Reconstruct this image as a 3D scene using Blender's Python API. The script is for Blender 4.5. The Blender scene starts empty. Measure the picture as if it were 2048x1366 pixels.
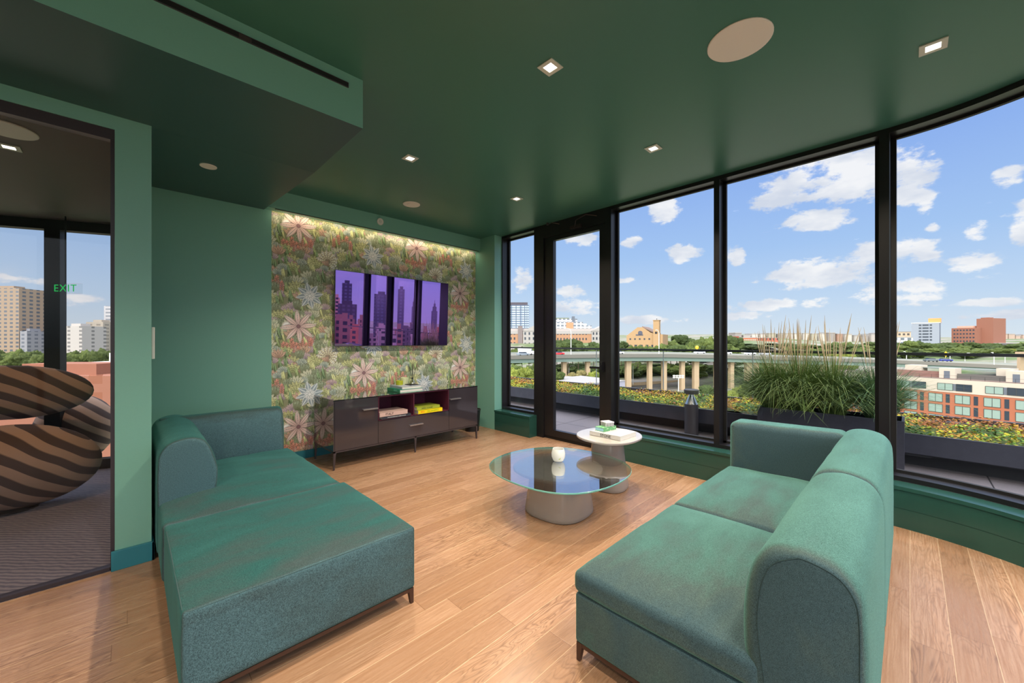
import bpy, bmesh, math, random
import numpy as np
from mathutils import Vector, Matrix, noise
R_ = math.radians
random.seed(7)
sc = bpy.context.scene
COL = sc.collection

# ---------------------------------------------------------------- camera
EYE = 1.35; FPX = 780.9; CXP = 1024.0; HYP = 683.0
YAW = math.atan2(796.0, FPX)
CA, SA = math.cos(YAW), math.sin(YAW)
cam_d = bpy.data.cameras.new('camera'); cam = bpy.data.objects.new('camera', cam_d); COL.objects.link(cam)
cam_d.sensor_width = 36; cam_d.lens = FPX / 2048 * 36
cam.location = (0, 0, EYE); cam.rotation_euler = (R_(90), 0, YAW - R_(90))
cam_d.clip_start = 0.02; cam_d.clip_end = 5000
sc.camera = cam
sc.view_settings.view_transform = 'Standard'; sc.view_settings.look = 'None'
sc.view_settings.gamma = 1; sc.view_settings.exposure = 0.0
sc.view_settings.use_curve_mapping = False

def fp(px, fwd, z=0.0):
    """point seen in direction px at forward distance fwd"""
    lat = (px - CXP) / FPX * fwd
    return Vector((fwd * CA + lat * SA, fwd * SA - lat * CA, z))
def zy(py, fwd):
    return EYE - (py - HYP) / FPX * fwd
def lin(r, g, b):
    def f(c):
        c /= 255.0
        return c / 12.92 if c <= 0.04045 else ((c + 0.055) / 1.055) ** 2.4
    return (f(r), f(g), f(b), 1)

# ---------------------------------------------------------------- node helpers
class NT:
    def __init__(s, tree): s.t = tree; s.n = tree.nodes; s.l = tree.links
    def add(s, typ, **kw):
        nd = s.n.new(typ)
        for k, v in kw.items():
            if k == 'i':
                for kk, vv in v.items(): nd.inputs[kk].default_value = vv
            else: setattr(nd, k, v)
        return nd
    def link(s, a, b): s.l.new(a, b)
    def math(s, op, a, b=None, c=None, clamp=False):
        nd = s.n.new('ShaderNodeMath'); nd.operation = op; nd.use_clamp = clamp
        for i, v in enumerate((a, b, c)):
            if v is None: continue
            if isinstance(v, (int, float)): nd.inputs[i].default_value = v
            else: s.l.new(v, nd.inputs[i])
        return nd.outputs[0]
    def vmath(s, op, a, b=None, out=0):
        nd = s.n.new('ShaderNodeVectorMath'); nd.operation = op
        for i, v in enumerate((a, b)):
            if v is None: continue
            if isinstance(v, (tuple, list)): nd.inputs[i].default_value = v
            else: s.l.new(v, nd.inputs[i])
        return nd.outputs[out]
    def mix(s, f, a, b, mode='MIX'):
        nd = s.n.new('ShaderNodeMix'); nd.data_type = 'RGBA'; nd.blend_type = mode
        for idx, v in ((0, f), (6, a), (7, b)):
            if isinstance(v, (int, float)): nd.inputs[idx].default_value = v
            elif isinstance(v, (tuple, list)): nd.inputs[idx].default_value = v
            else: s.l.new(v, nd.inputs[idx])
        return nd.outputs[2]
    def ramp(s, f, stops, interp='LINEAR'):
        nd = s.n.new('ShaderNodeValToRGB'); nd.color_ramp.interpolation = interp
        e = nd.color_ramp.elements
        while len(e) > 1: e.remove(e[-1])
        e[0].position = stops[0][0]; e[0].color = stops[0][1]
        for p, c in stops[1:]:
            q = e.new(p); q.color = c
        s.l.new(f, nd.inputs[0]); return nd.outputs[0]
    def noise(s, vec, scale, detail=2, rough=.5, out=0, dist=0):
        nd = s.n.new('ShaderNodeTexNoise'); nd.inputs['Scale'].default_value = scale
        nd.inputs['Detail'].default_value = detail; nd.inputs['Roughness'].default_value = rough
        nd.inputs['Distortion'].default_value = dist
        if vec is not None: s.l.new(vec, nd.inputs['Vector'])
        return nd.outputs[out]
    def mapr(s, v, a, b, c=0., d=1., smooth=False):
        nd = s.n.new('ShaderNodeMapRange'); nd.interpolation_type = 'SMOOTHSTEP' if smooth else 'LINEAR'
        s.l.new(v, nd.inputs[0])
        for i, x in enumerate((a, b, c, d)): nd.inputs[i + 1].default_value = x
        return nd.outputs[0]

# ---------------------------------------------------------------- world: blue late summer sky with cumulus
W = bpy.data.worlds.new('sky'); sc.world = W; W.use_nodes = True
w = NT(W.node_tree); w.n.clear()
tc = w.add('ShaderNodeTexCoord'); D = tc.outputs['Generated']
sep = w.add('ShaderNodeSeparateXYZ'); w.link(D, sep.inputs[0])
el = w.math('ARCSINE', w.math('MAXIMUM', sep.outputs[2], -1.0))
az = w.math('ARCTAN2', sep.outputs[1], sep.outputs[0])
cmb = w.add('ShaderNodeCombineXYZ'); w.link(az, cmb.inputs[0]); w.link(el, cmb.inputs[1])
P = cmb.outputs[0]
grad = w.ramp(w.mapr(el, -.05, 1.2), [(0, lin(222, 232, 240)), (.045, lin(219, 231, 240)), (.11, lin(194, 218, 244)),
        (.2, lin(166, 200, 244)), (.32, lin(144, 180, 241)), (.55, lin(112, 154, 230)), (1, lin(88, 130, 214))])
CLOUDS = [(1700,345,105,50),(1590,360,62,45),(1535,405,38,20),(1812,365,52,45),(1845,395,22,26),(1640,440,66,20),(1330,410,27,26),
 (1262,486,20,11),(1365,505,30,15),(1470,512,17,16),(1165,478,30,13),(1042,560,24,18),(1145,582,28,12),(1775,500,80,26),(1850,500,45,20),
 (1660,545,118,26),(1800,588,80,22),(1550,608,92,11),(1955,465,28,20),(1955,530,55,26),(2040,460,24,26),(1865,457,17,9),
 (1160,612,52,14),(1960,606,90,8),(1990,630,80,8),(1490,633,40,8),(1290,640,60,7),(2020,355,30,18),(1240,560,30,6),(40,560,80,10),(150,600,70,12),
 (2120,420,90,40),(2350,500,160,50)]
mask = None
for (cx, cy, hw, hh) in CLOUDS:
    d = Vector(((1*CA+(cx-CXP)/FPX*SA), (SA-(cx-CXP)/FPX*CA), (HYP-cy)/FPX))
    rh = math.hypot(d.x, d.y); a0 = math.atan2(d.y, d.x); e0 = math.atan2(d.z, rh)
    lat = (cx-CXP)/FPX
    wa = 1.18*(hw/FPX)/(1+lat*lat); we = 1.22*(hh/FPX)/rh
    v = w.vmath('SUBTRACT', P, (a0, e0, 0)); v = w.vmath('MULTIPLY', v, (1/wa, 1/we, 0))
    q = w.math('SUBTRACT', 1.0, w.vmath('DOT_PRODUCT', v, v, out=1))
    mask = q if mask is None else w.math('MAXIMUM', mask, q)
mask = w.math('MAXIMUM', mask, -3.0)
# scattered clouds in the rest of the sky (not over the part above)
far_n = w.noise(w.vmath('MULTIPLY', D, (2.2, 2.2, 5.)), 1.0, 5, .55)
aside = w.math('GREATER_THAN', w.math('ABSOLUTE', w.math('ADD', az, -.65)), .80)
high = w.math('GREATER_THAN', el, .50)
m2 = w.math('MULTIPLY', w.mapr(far_n, .5, .66, 0, 1), w.math('MAXIMUM', aside, high))
nz = w.noise(w.vmath('MULTIPLY', D, (1, 1, 1.9)), 21, 7, .62)
nz2 = w.noise(w.vmath('MULTIPLY', D, (1, 1, 1.6)), 7, 3, .5)
dens = w.math('ADD', w.math('MULTIPLY', mask, .75), w.math('MULTIPLY', w.math('SUBTRACT', nz, .5), 3.6))
dens = w.math('ADD', dens, w.math('MULTIPLY', w.math('SUBTRACT', nz2, .5), 1.4))
dens = w.mapr(dens, .0, .62, 0, 1, True)
dens = w.math('MAXIMUM', dens, w.math('MULTIPLY', m2, .8))
shade = w.mapr(w.noise(w.vmath('ADD', w.vmath('MULTIPLY', D, (1, 1, 2.4)), (3, 1, .4)), 9, 4, .55), .36, .6, 0, 1)
ccol = w.mix(shade, lin(214, 221, 234), lin(250, 250, 251))
skyc = w.mix(w.math('MULTIPLY', dens, .93), grad, ccol)
gnd = w.mapr(el, -.02, -.05, 0, 1)
skyc = w.mix(gnd, skyc, lin(120, 128, 118))
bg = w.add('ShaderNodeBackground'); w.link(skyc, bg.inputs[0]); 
# extra sky brightness added overhead and on the sun side to light the room
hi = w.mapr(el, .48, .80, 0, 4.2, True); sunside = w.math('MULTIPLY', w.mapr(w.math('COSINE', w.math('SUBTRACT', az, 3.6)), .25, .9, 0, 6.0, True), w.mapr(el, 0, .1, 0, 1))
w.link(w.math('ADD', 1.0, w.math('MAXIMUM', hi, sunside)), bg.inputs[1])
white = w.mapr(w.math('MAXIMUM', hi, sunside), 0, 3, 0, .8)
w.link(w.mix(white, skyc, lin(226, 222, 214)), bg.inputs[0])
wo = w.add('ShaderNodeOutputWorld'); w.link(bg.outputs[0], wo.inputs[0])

# ---------------------------------------------------------------- sun (comes from behind the building)
sl = bpy.data.lights.new('sun', 'SUN'); sun = bpy.data.objects.new('sun', sl); COL.objects.link(sun)
sl.energy = 1.7; sl.color = (1, .86, .68); sl.angle = R_(.6)
sd = Vector((-1, .10, .62)).normalized()
sun.rotation_euler = sd.to_track_quat('Z', 'Y').to_euler(); sun.location = (-20, 5, 30)
LAMP_W = 150.0          # watts of each recessed downlight

# ---------------------------------------------------------------- scene-graph helpers
def tag(o, label=None, cat=None, group=None, kind=None):
    if label: o['label'] = label
    if cat: o['category'] = cat
    if group: o['group'] = group
    if kind: o['kind'] = kind
    return o
def thing(name, label, cat, loc=(0, 0, 0), rotz=0, group=None, kind=None):
    o = bpy.data.objects.new(name, None); COL.objects.link(o)
    o.location = loc; o.rotation_euler = (0, 0, rotz); o.empty_display_size = .1
    return tag(o, label, cat, group, kind)
def wmat(o):
    m = Matrix.Translation(o.location) @ o.rotation_euler.to_matrix().to_4x4()
    return (wmat(o.parent) @ m) if o.parent else m
class MB:
    def __init__(s): s.v = []; s.f = []; s.m = []; s.mats = []
    def mi(s, mat):
        if mat not in s.mats: s.mats.append(mat)
        return s.mats.index(mat)
    def add(s, vs, fs, mat=None):
        b = len(s.v); s.v += [Vector(p) for p in vs]
        k = s.mi(mat) if mat else 0
        for f in fs: s.f.append([b + i for i in f]); s.m.append(k)
        return b
    def box(s, a, b, mat=None):
        x0, y0, z0 = [min(p, q) for p, q in zip(a, b)]; x1, y1, z1 = [max(p, q) for p, q in zip(a, b)]
        s.add([(x0,y0,z0),(x1,y0,z0),(x1,y1,z0),(x0,y1,z0),(x0,y0,z1),(x1,y0,z1),(x1,y1,z1),(x0,y1,z1)],
              [(0,3,2,1),(4,5,6,7),(0,1,5,4),(1,2,6,5),(2,3,7,6),(3,0,4,7)], mat); return s
    def prism(s, poly, z0, z1, mat=None, caps=True):
        n = len(poly)
        area = sum(poly[i][0]*poly[(i+1)%n][1]-poly[(i+1)%n][0]*poly[i][1] for i in range(n))
        if area < 0: poly = poly[::-1]
        vs = [(p[0], p[1], z0) for p in poly] + [(p[0], p[1], z1) for p in poly]
        fs = [(i, (i+1) % n, n+(i+1) % n, n+i) for i in range(n)]
        if caps: fs += [tuple(range(n-1, -1, -1)), tuple(range(n, 2*n))]
        s.add(vs, fs, mat); return s
    def loft(s, rings, mat=None, cap=True, closed=True):
        n = len(rings[0]); vs = [p for r in rings for p in r]; fs = []
        for k in range(len(rings)-1):
            for i in range(n if closed else n-1):
                j = (i+1) % n
                fs.append((k*n+i, k*n+j, (k+1)*n+j, (k+1)*n+i))
        if cap and closed:
            fs.append(tuple(range(n-1, -1, -1))); fs.append(tuple((len(rings)-1)*n+i for i in range(n)))
        s.add(vs, fs, mat); return s
    def lathe(s, prof, c=(0, 0, 0), n=32, mat=None):
        rings = [[(c[0]+r*math.cos(2*math.pi*i/n), c[1]+r*math.sin(2*math.pi*i/n), c[2]+z) for i in range(n)] for r, z in prof]
        return s.loft(rings, mat)
    def cyl(s, a, b, r0, r1=None, n=12, mat=None):
        r1 = r0 if r1 is None else r1
        a = Vector(a); b = Vector(b); d = (b-a).normalized()
        u = d.orthogonal().normalized(); v = d.cross(u)
        rings = [[c + (u*math.cos(2*math.pi*i/n)+v*math.sin(2*math.pi*i/n))*r for i in range(n)] for c, r in ((a, r0), (b, r1))]
        return s.loft(rings, mat)
    def tube(s, pts, r, n=6, mat=None):
        pts = [Vector(p) for p in pts]; rings = []
        for k, p in enumerate(pts):
            d = (pts[min(k+1, len(pts)-1)] - pts[max(k-1, 0)]).normalized()
            u = d.cross(Vector((0, 0, 1)));
            if u.length < .1: u = d.orthogonal()
            u.normalize(); v = u.cross(d); rr = r[k] if isinstance(r, (list, tuple)) else r
            rings.append([p + (u*math.cos(2*math.pi*i/n)+v*math.sin(2*math.pi*i/n))*rr for i in range(n)])
        return s.loft(rings, mat)
    def rbox(s, a, b, r, n=5, mat=None, dome=0, fn=None, seg=None):
        """box with rounded edges; dome raises the top"""
        lo = Vector([min(p, q) for p, q in zip(a, b)]); hi = Vector([max(p, q) for p, q in zip(a, b)])
        c = (lo+hi)/2; h = (hi-lo)/2; r = min(r, min(h)*.999); seg = seg or 6
        def axis(hx):
            inner = hx - r
            t = [-hx + r*(1-math.cos(math.pi/2*k/n)) * 1.0 for k in range(n)]
            t += [-inner + 2*inner*k/seg for k in range(seg+1)]
            t += [hx - r*(1-math.cos(math.pi/2*k/n)) for k in range(n-1, -1, -1)]
            return t
        ax = [axis(h[i]) for i in range(3)]
        vs = []; idx = {}; fs = []
        def put(p):
            key = (round(p[0], 6), round(p[1], 6), round(p[2], 6))
            if key in idx: return idx[key]
            q = Vector(p); ins = Vector([max(-(h[i]-r), min(h[i]-r, q[i])) for i in range(3)])
            dd = q - ins
            if dd.length > 1e-9: q = ins + dd.normalized()*r
            if dome and q.z > 0:
                u = min(1, abs(q.x)/h.x); v = min(1, abs(q.y)/h.y)
                q = q + Vector((0, 0, dome*(1-u**2.5)*(1-v**2.5)*max(0, q.z/h.z)))
            q = q + c
            if fn: q = fn(q)
            vs.append(q); idx[key] = len(vs)-1; return idx[key]
        for d in range(3):
            e, f = (d+1) % 3, (d+2) % 3
            for sg in (-1, 1):
                for i in range(len(ax[e])-1):
                    for j in range(len(ax[f])-1):
                        quad = []
                        for (ii, jj) in ((i, j), (i+1, j), (i+1, j+1), (i, j+1)):
                            p = [0, 0, 0]; p[d] = sg*h[d]; p[e] = ax[e][ii]; p[f] = ax[f][jj]; quad.append(put(p))
                        if sg < 0: quad.reverse()
                        if len(set(quad)) >= 3:
                            qq = []
                            for t in quad:
                                if t not in qq: qq.append(t)
                            fs.append(tuple(qq))
        s.add(vs, fs, mat); return s
    def build(s, name, mat=None, parent=None, smooth=None, local=False, bevel=0):
        me = bpy.data.meshes.new(name)
        vs = s.v
        if parent is not None and not local:
            inv = wmat(parent).inverted(); vs = [inv @ p for p in vs]
        me.from_pydata([tuple(p) for p in vs], [], s.f)
        mats = s.mats if s.mats else ([mat] if mat else [])
        for m_ in mats: me.materials.append(m_)
        if s.mats:
            me.polygons.foreach_set('material_index', s.m)
        if smooth is not None:
            me.polygons.foreach_set('use_smooth', [True]*len(me.polygons))
            me.set_sharp_from_angle(angle=R_(smooth))
        me.update()
        o = bpy.data.objects.new(name, me); COL.objects.link(o)
        if parent is not None: o.parent = parent
        if bevel:
            bm = bmesh.new(); bm.from_mesh(me)
            bmesh.ops.bevel(bm, geom=[e for e in bm.edges if e.calc_face_angle(0) > R_(40)], offset=bevel, segments=2, affect='EDGES', profile=.5)
            bm.to_mesh(me); bm.free()
        return o
def struct(o): o['kind'] = 'structure'; return o
def copy_tree(o, parent=None):
    c = o.copy(); COL.objects.link(c); c.parent = parent
    for ch in [x for x in bpy.data.objects if x.parent == o]: copy_tree(ch, c)
    return c
CHILD = {}
def copy_fast(o, parent=None):
    c = o.copy(); COL.objects.link(c); c.parent = parent
    for ch in CHILD.get(o.name, []): copy_fast(ch, c)
    return c

# ---------------------------------------------------------------- materials
def newmat(name):
    m = bpy.data.materials.new(name); m.use_nodes = True
    t = NT(m.node_tree); b = t.n['Principled BSDF']; return m, t, b
def pmat(name, col, rough=.5, metal=0, spec=.5, coat=0, **kw):
    m, t, b = newmat(name)
    b.inputs['Base Color'].default_value = col if len(col) == 4 else (*col, 1)
    b.inputs['Roughness'].default_value = rough; b.inputs['Metallic'].default_value = metal
    b.inputs['Specular IOR Level'].default_value = spec; b.inputs['Coat Weight'].default_value = coat
    for k, v in kw.items(): b.inputs[k].default_value = v
    return m
def bump(t, b, h, strength=.2, dist=.002):
    n = t.add('ShaderNodeBump', i={'Strength': strength, 'Distance': dist}); t.link(h, n.inputs['Height']); t.link(n.outputs[0], b.inputs['Normal'])
def objco(t): return t.add('ShaderNodeTexCoord').outputs['Object']
def worldco(t): return t.add('ShaderNodeNewGeometry').outputs['Position']

def paint(name, col, rough=.45, tex=1.0):
    m, t, b = newmat(name); P_ = worldco(t)
    n = t.noise(t.vmath('MULTIPLY', P_, (1, 1, 2.5)), 55, 4, .6)
    t.link(t.mix(t.math('MULTIPLY', n, .16*tex), col, tuple(c*.6 for c in col[:3])+(1,)), b.inputs['Base Color'])
    b.inputs['Roughness'].default_value = rough
    bump(t, b, n, .12*tex, .002)
    return m
M_TRIM_ALU = pmat('aluminium_channel', lin(60, 90, 80), .4)
M_WALL = paint('green_wall_paint', lin(122, 178, 162), .40)
M_CEIL = paint('green_ceiling_tone', lin(64, 116, 102), .36, .5)  # darker version of the wall green
M_BEAM = paint('green_beam_shaded', lin(50, 84, 82), .40, .5)  # same green as the walls, the underside's shade put into the colour
M_BASE = paint('teal_trim_paint', lin(40, 122, 138), .35, .5)
M_SILL = paint('green_sill_paint', lin(40, 80, 72), .22, .4)
M_FRAME = pmat('dark_window_aluminium', lin(27, 26, 29), .34, .0, .5)
M_GASKET = pmat('black_gasket', lin(18, 18, 20), .6)
M_BLACK = pmat('black_metal', lin(24, 24, 28), .4)
M_WHITE = pmat('white_plastic', lin(225, 222, 214), .5)
M_STEEL = pmat('brushed_steel', lin(190, 192, 198), .25, 1.0)

def thin_glass(name, ior=1.45, tint=(.97, .985, .98, 1), rough=0.0, gloss=1.0):
    m = bpy.data.materials.new(name); m.use_nodes = True; t = NT(m.node_tree); t.n.clear()
    ge = t.add('ShaderNodeNewGeometry'); cs_ = t.math('ABSOLUTE', t.vmath('DOT_PRODUCT', ge.outputs['Normal'], ge.outputs['Incoming'], out=1))
    F0 = ((ior-1)/(ior+1))**2; fr_ = t.math('ADD', t.math('MULTIPLY', t.math('POWER', t.math('SUBTRACT', 1.0, cs_, clamp=True), 5.0), 1-F0), F0); tr = t.add('ShaderNodeBsdfTransparent', i={'Color': tint})
    gl = t.add('ShaderNodeBsdfGlossy', i={'Roughness': rough, 'Color': (1, 1, 1, 1)})
    mx = t.add('ShaderNodeMixShader'); t.link(t.math('MULTIPLY', fr_, gloss), mx.inputs[0])
    t.link(tr.outputs[0], mx.inputs[1]); t.link(gl.outputs[0], mx.inputs[2])
    o = t.add('ShaderNodeOutputMaterial'); t.link(mx.outputs[0], o.inputs[0]); return m
M_PANE = thin_glass('window_glass', 1.3, (.985, .99, .99, 1), 0, .6)
M_TABLEGLASS = thin_glass('table_glass', 4.0, (.93, .96, .95, 1), 0, 1.0)
M_PARTGLASS = thin_glass('partition_glass', 1.25, (.80, .78, .78, 1), 0, .8)
M_RAILGLASS = thin_glass('railing_glass', 1.2, (.95, .96, .96, 1), 0, .6)
M_GLASSEDGE = pmat('glass_edge', lin(120, 190, 180), .15, 0, .7)

# oak plank floor: planks run along X
def floor_mat():
    m, t, b = newmat('oak_plank_floor'); Pn = worldco(t)
    s = t.add('ShaderNodeSeparateXYZ'); t.link(Pn, s.inputs[0])
    WID = .131
    row = t.math('FLOOR', t.math('DIVIDE', t.math('ADD', s.outputs[1], .0), WID))
    wn = t.add('ShaderNodeTexWhiteNoise', noise_dimensions='1D'); t.link(row, wn.inputs['W'])
    xo = t.math('ADD', s.outputs[0], t.math('MULTIPLY', wn.outputs[0], 2.3))
    LEN = 1.45
    colid = t.math('FLOOR', t.math('DIVIDE', xo, LEN))
    cb = t.add('ShaderNodeCombineXYZ'); t.link(row, cb.inputs[0]); t.link(colid, cb.inputs[1])
    w2 = t.add('ShaderNodeTexWhiteNoise', noise_dimensions='2D'); t.link(cb.outputs[0], w2.inputs['Vector'])
    rnd = w2.outputs[0]
    fy = t.math('SUBTRACT', t.math('DIVIDE', s.outputs[1], WID), row)
    fx = t.math('SUBTRACT', t.math('DIVIDE', xo, LEN), colid)
    ey = t.math('MINIMUM', fy, t.math('SUBTRACT', 1, fy)); ex = t.math('MINIMUM', fx, t.math('SUBTRACT', 1, fx))
    seamy = t.mapr(ey, .004, .014, 1, 0); seamx = t.mapr(ex, .0006, .0014, 1, 0)
    # grain: stretched noise plus cathedral rings, offset per plank
    off = t.add('ShaderNodeCombineXYZ'); t.link(t.math('MULTIPLY', rnd, 37.), off.inputs[0]); t.link(t.math('MULTIPLY', rnd, 91.), off.inputs[1]); t.link(t.math('MULTIPLY', rnd, 53.), off.inputs[2])
    v = t.vmath('ADD', Pn, off.outputs[0])
    g1 = t.noise(t.vmath('MULTIPLY', v, (5, 150, 1)), 1, 4, .65)
    rings = t.noise(t.vmath('MULTIPLY', v, (1.5, 8, 1)), 1.2, 2, .5, dist=.9)
    rg = t.math('FRACT', t.math('MULTIPLY', rings, 17))
    rg = t.mapr(t.math('ABSOLUTE', t.math('SUBTRACT', rg, .5)), .0, .5, 0, 1)
    rm = t.mapr(t.noise(t.vmath('MULTIPLY', v, (.6, 2, 1)), 1.1, 1), .42, .6)
    cA = t.mix(rnd, lin(168, 132, 104), lin(200, 163, 134))
    cB = t.mix(t.mapr(g1, .35, .7), cA, lin(160, 118, 86))
    cC = t.mix(t.math('MULTIPLY', t.math('POWER', rg, 2.5), t.math('MULTIPLY', rm, .62)), cB, lin(112, 80, 58))
    cD = t.mix(t.math('MULTIPLY', seamy, .55), cC, lin(242, 214, 176))
    cE = t.mix(t.math('MULTIPLY', seamx, .7), cD, lin(120, 84, 58))
    knot = t.mapr(t.noise(v, 5.5, 1, .5), .80, .86)
    cE = t.mix(t.math('MULTIPLY', knot, .7), cE, lin(110, 72, 46))
    t.link(cE, b.inputs['Base Color'])
    t.link(t.mapr(g1, .2, .8, .20, .34), b.inputs['Roughness'])
    b.inputs['Specular IOR Level'].default_value = .45
    h = t.math('SUBTRACT', t.math('MULTIPLY', g1, .25), t.math('MAXIMUM', seamy, seamx))
    bump(t, b, h, .15, .0012)
    return m
M_FLOOR = floor_mat()

def fabric(name, front, mid, graze, nap=.5, sheen=.5):
    """chenille: grey blue seen square on, teal at a slant (pile), speckled weave"""
    m, t, b = newmat(name); Pn = worldco(t)
    a = t.noise(t.vmath('MULTIPLY', Pn, (400, 1300, 400)), 1, 2, .6)
    c = t.noise(t.vmath('MULTIPLY', Pn, (1300, 400, 1300)), 1, 2, .6)
    c2 = t.noise(Pn, 170, 3, .6)
    sp = t.math('ADD', t.math('ADD', t.math('MULTIPLY', a, .43), t.math('MULTIPLY', c, .43)), t.math('MULTIPLY', c2, .14))
    sp = t.mapr(sp, .39, .61)
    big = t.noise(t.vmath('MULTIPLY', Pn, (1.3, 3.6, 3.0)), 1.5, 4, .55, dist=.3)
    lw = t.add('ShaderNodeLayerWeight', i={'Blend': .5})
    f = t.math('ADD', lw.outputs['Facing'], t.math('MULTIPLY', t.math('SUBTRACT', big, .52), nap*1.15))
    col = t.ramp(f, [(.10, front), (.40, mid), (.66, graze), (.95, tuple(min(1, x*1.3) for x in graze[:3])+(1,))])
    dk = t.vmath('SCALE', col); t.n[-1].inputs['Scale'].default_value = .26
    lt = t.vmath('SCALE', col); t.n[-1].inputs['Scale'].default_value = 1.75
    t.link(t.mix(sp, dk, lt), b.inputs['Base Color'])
    b.inputs['Roughness'].default_value = .85; b.inputs['Specular IOR Level'].default_value = .12
    b.inputs['Sheen Weight'].default_value = sheen; b.inputs['Sheen Roughness'].default_value = .4
    b.inputs['Sheen Tint'].default_value = lin(150, 215, 205)
    bump(t, b, t.math('ADD', a, c), .35, .0015)
    return m
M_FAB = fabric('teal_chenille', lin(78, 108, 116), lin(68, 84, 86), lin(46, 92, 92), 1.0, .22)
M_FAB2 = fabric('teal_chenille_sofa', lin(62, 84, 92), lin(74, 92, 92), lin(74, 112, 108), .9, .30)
M_SEAM = pmat('fabric_seam', lin(40, 66, 70), .9)
M_WALNUT = pmat('dark_walnut', lin(66, 44, 36), .4)
M_LACQ = pmat('dark_gloss_lacquer', lin(58, 54, 60), .06, 0, .6, coat=.6)
M_LACQTOP = pmat('dark_gloss_top', lin(20, 18, 22), .03, 0, 1.0, coat=1.0)
M_CONFR = pmat('bronze_grey_metal', lin(88, 82, 86), .35, .6)
M_BURG = pmat('burgundy_lining', lin(92, 42, 62), .3)
M_HANDLE = pmat('satin_handle', lin(190, 186, 184), .3, .8)
M_TAUPE = pmat('taupe_lacquer', lin(158, 152, 150), .16, 0, .5, coat=.5)
M_TAUPETOP = pmat('light_glass_tabletop', lin(206, 200, 192), .06, 0, .7, coat=1)

# ================================================================ FACADE PATH
XW = 4.15                                   # room side of the frames
ARC_Y, ARC_R, ARC_END = .17, 1.35, R_(40)
def facade(off, s):
    """point on the facade at arc length s (s=0 at Y=4.91 going to -Y), off = outward distance from the room side of the frames"""
    L1 = 4.91 - ARC_Y
    if s <= L1: return (XW + off, 4.91 - s), (1, 0)
    s -= L1; cx = XW - ARC_R; La = ARC_R*ARC_END
    if s <= La:
        a = s/ARC_R; return (cx + (ARC_R+off)*math.cos(a), ARC_Y - (ARC_R+off)*math.sin(a)), (math.cos(a), -math.sin(a))
    s -= La; a = ARC_END
    p = (cx + ARC_R*math.cos(a), ARC_Y - ARC_R*math.sin(a)); t_ = (-math.sin(a), -math.cos(a)); n_ = (math.cos(a), -math.sin(a))
    return (p[0]+t_[0]*s+n_[0]*off, p[1]+t_[1]*s+n_[1]*off), n_
def sY(y): return 4.91 - y
S_ARC0 = 4.91-ARC_Y; S_ARC1 = S_ARC0 + ARC_R*ARC_END; S_END = S_ARC1 + 2.3
def path(off, s0, s1, n=None):
    ss = [s0]
    for k in range(0, 25):
        q = S_ARC0 + (S_ARC1-S_ARC0)*k/24
        if s0 < q < s1: ss.append(q)
    ss.append(s1)
    return [facade(off, q)[0] for q in ss]
def strip(mb, o0, o1, z0, z1, s0, s1, mat=None):
    a = path(o0, s0, s1); b = path(o1, s0, s1)
    rings = [[(p[0], p[1], z0), (q[0], q[1], z0), (q[0], q[1], z1), (p[0], p[1], z1)] for p, q in zip(a, b)]
    mb.loft(rings, mat)
ZC = 2.985
END_PT = facade(0, S_END)[0]
YB = END_PT[1]

# ---------------------------------------------------------------- floor, ceiling, upper storeys
poly = path(.12, 0, S_END) + [(-3.2, YB-.12), (-3.2, 4.91+.2), (XW+.12, 4.91+.2)]
fl = MB().prism([(p[0], p[1]) for p in path(.12, 0, S_END)] + [(-3.2, YB-.12), (-3.2, 3.29), (.0, 3.29), (.0, 5.05), (XW+.12, 5.05)], -.25, 0).build('floor', M_FLOOR)
struct(fl)
ce = MB().prism(poly, ZC, 3.25).build('ceiling', M_CEIL); struct(ce)
up = MB().prism([(p[0], p[1]) for p in path(.3, -.0, S_END)] + [(-14, YB-.3), (-14, 5.9), (XW+.3, 5.9)], 3.251, 9.5).build('wall_upper_storeys', pmat('upper_facade', lin(96, 98, 104), .6)); struct(up)

# ---------------------------------------------------------------- walls
mb = MB(); mb.box((.10, 4.91, 0), (4.30, 5.06, 3.25)); struct(mb.build('wall_television', M_WALL))
mb = MB(); mb.box((-.06, 3.29, 0), (.10, 4.905, ZC)); mb.box((-.06, 4.905, 0), (.099, 6.2, ZC)); struct(mb.build('wall_partition', M_WALL))
mb = MB(); mb.box((-3.2, 3.29, 2.602), (-.06, 3.40, 2.80)); struct(mb.build('wall_door_header', M_WALL))
mb = MB(); mb.box((-3.35, YB-.2, 0), (-3.2, 7.4, 3.25)); struct(mb.build('wall_left', M_WALL))
mb = MB(); mb.box((4.0, 4.46, 0), (4.30, 4.909, ZC)); struct(mb.build('wall_right_return', M_WALL))
# soffit and beam
mb = MB(); mb.box((1.05, 4.80, 2.79), (3.999, 4.909, ZC)); struct(mb.build('trim_soffit', M_WALL))
mb = MB()
prof = [(2.40, 2.684), (3.30, 2.684), (4.909, 2.782), (4.909, ZC-.0005), (2.40, ZC-.0005)]
mb.loft([[(-3.199, y, z) for y, z in prof], [(1.046, y, z) for y, z in prof]])
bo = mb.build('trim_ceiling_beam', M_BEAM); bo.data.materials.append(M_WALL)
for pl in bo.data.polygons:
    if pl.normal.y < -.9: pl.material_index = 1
struct(bo)
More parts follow.
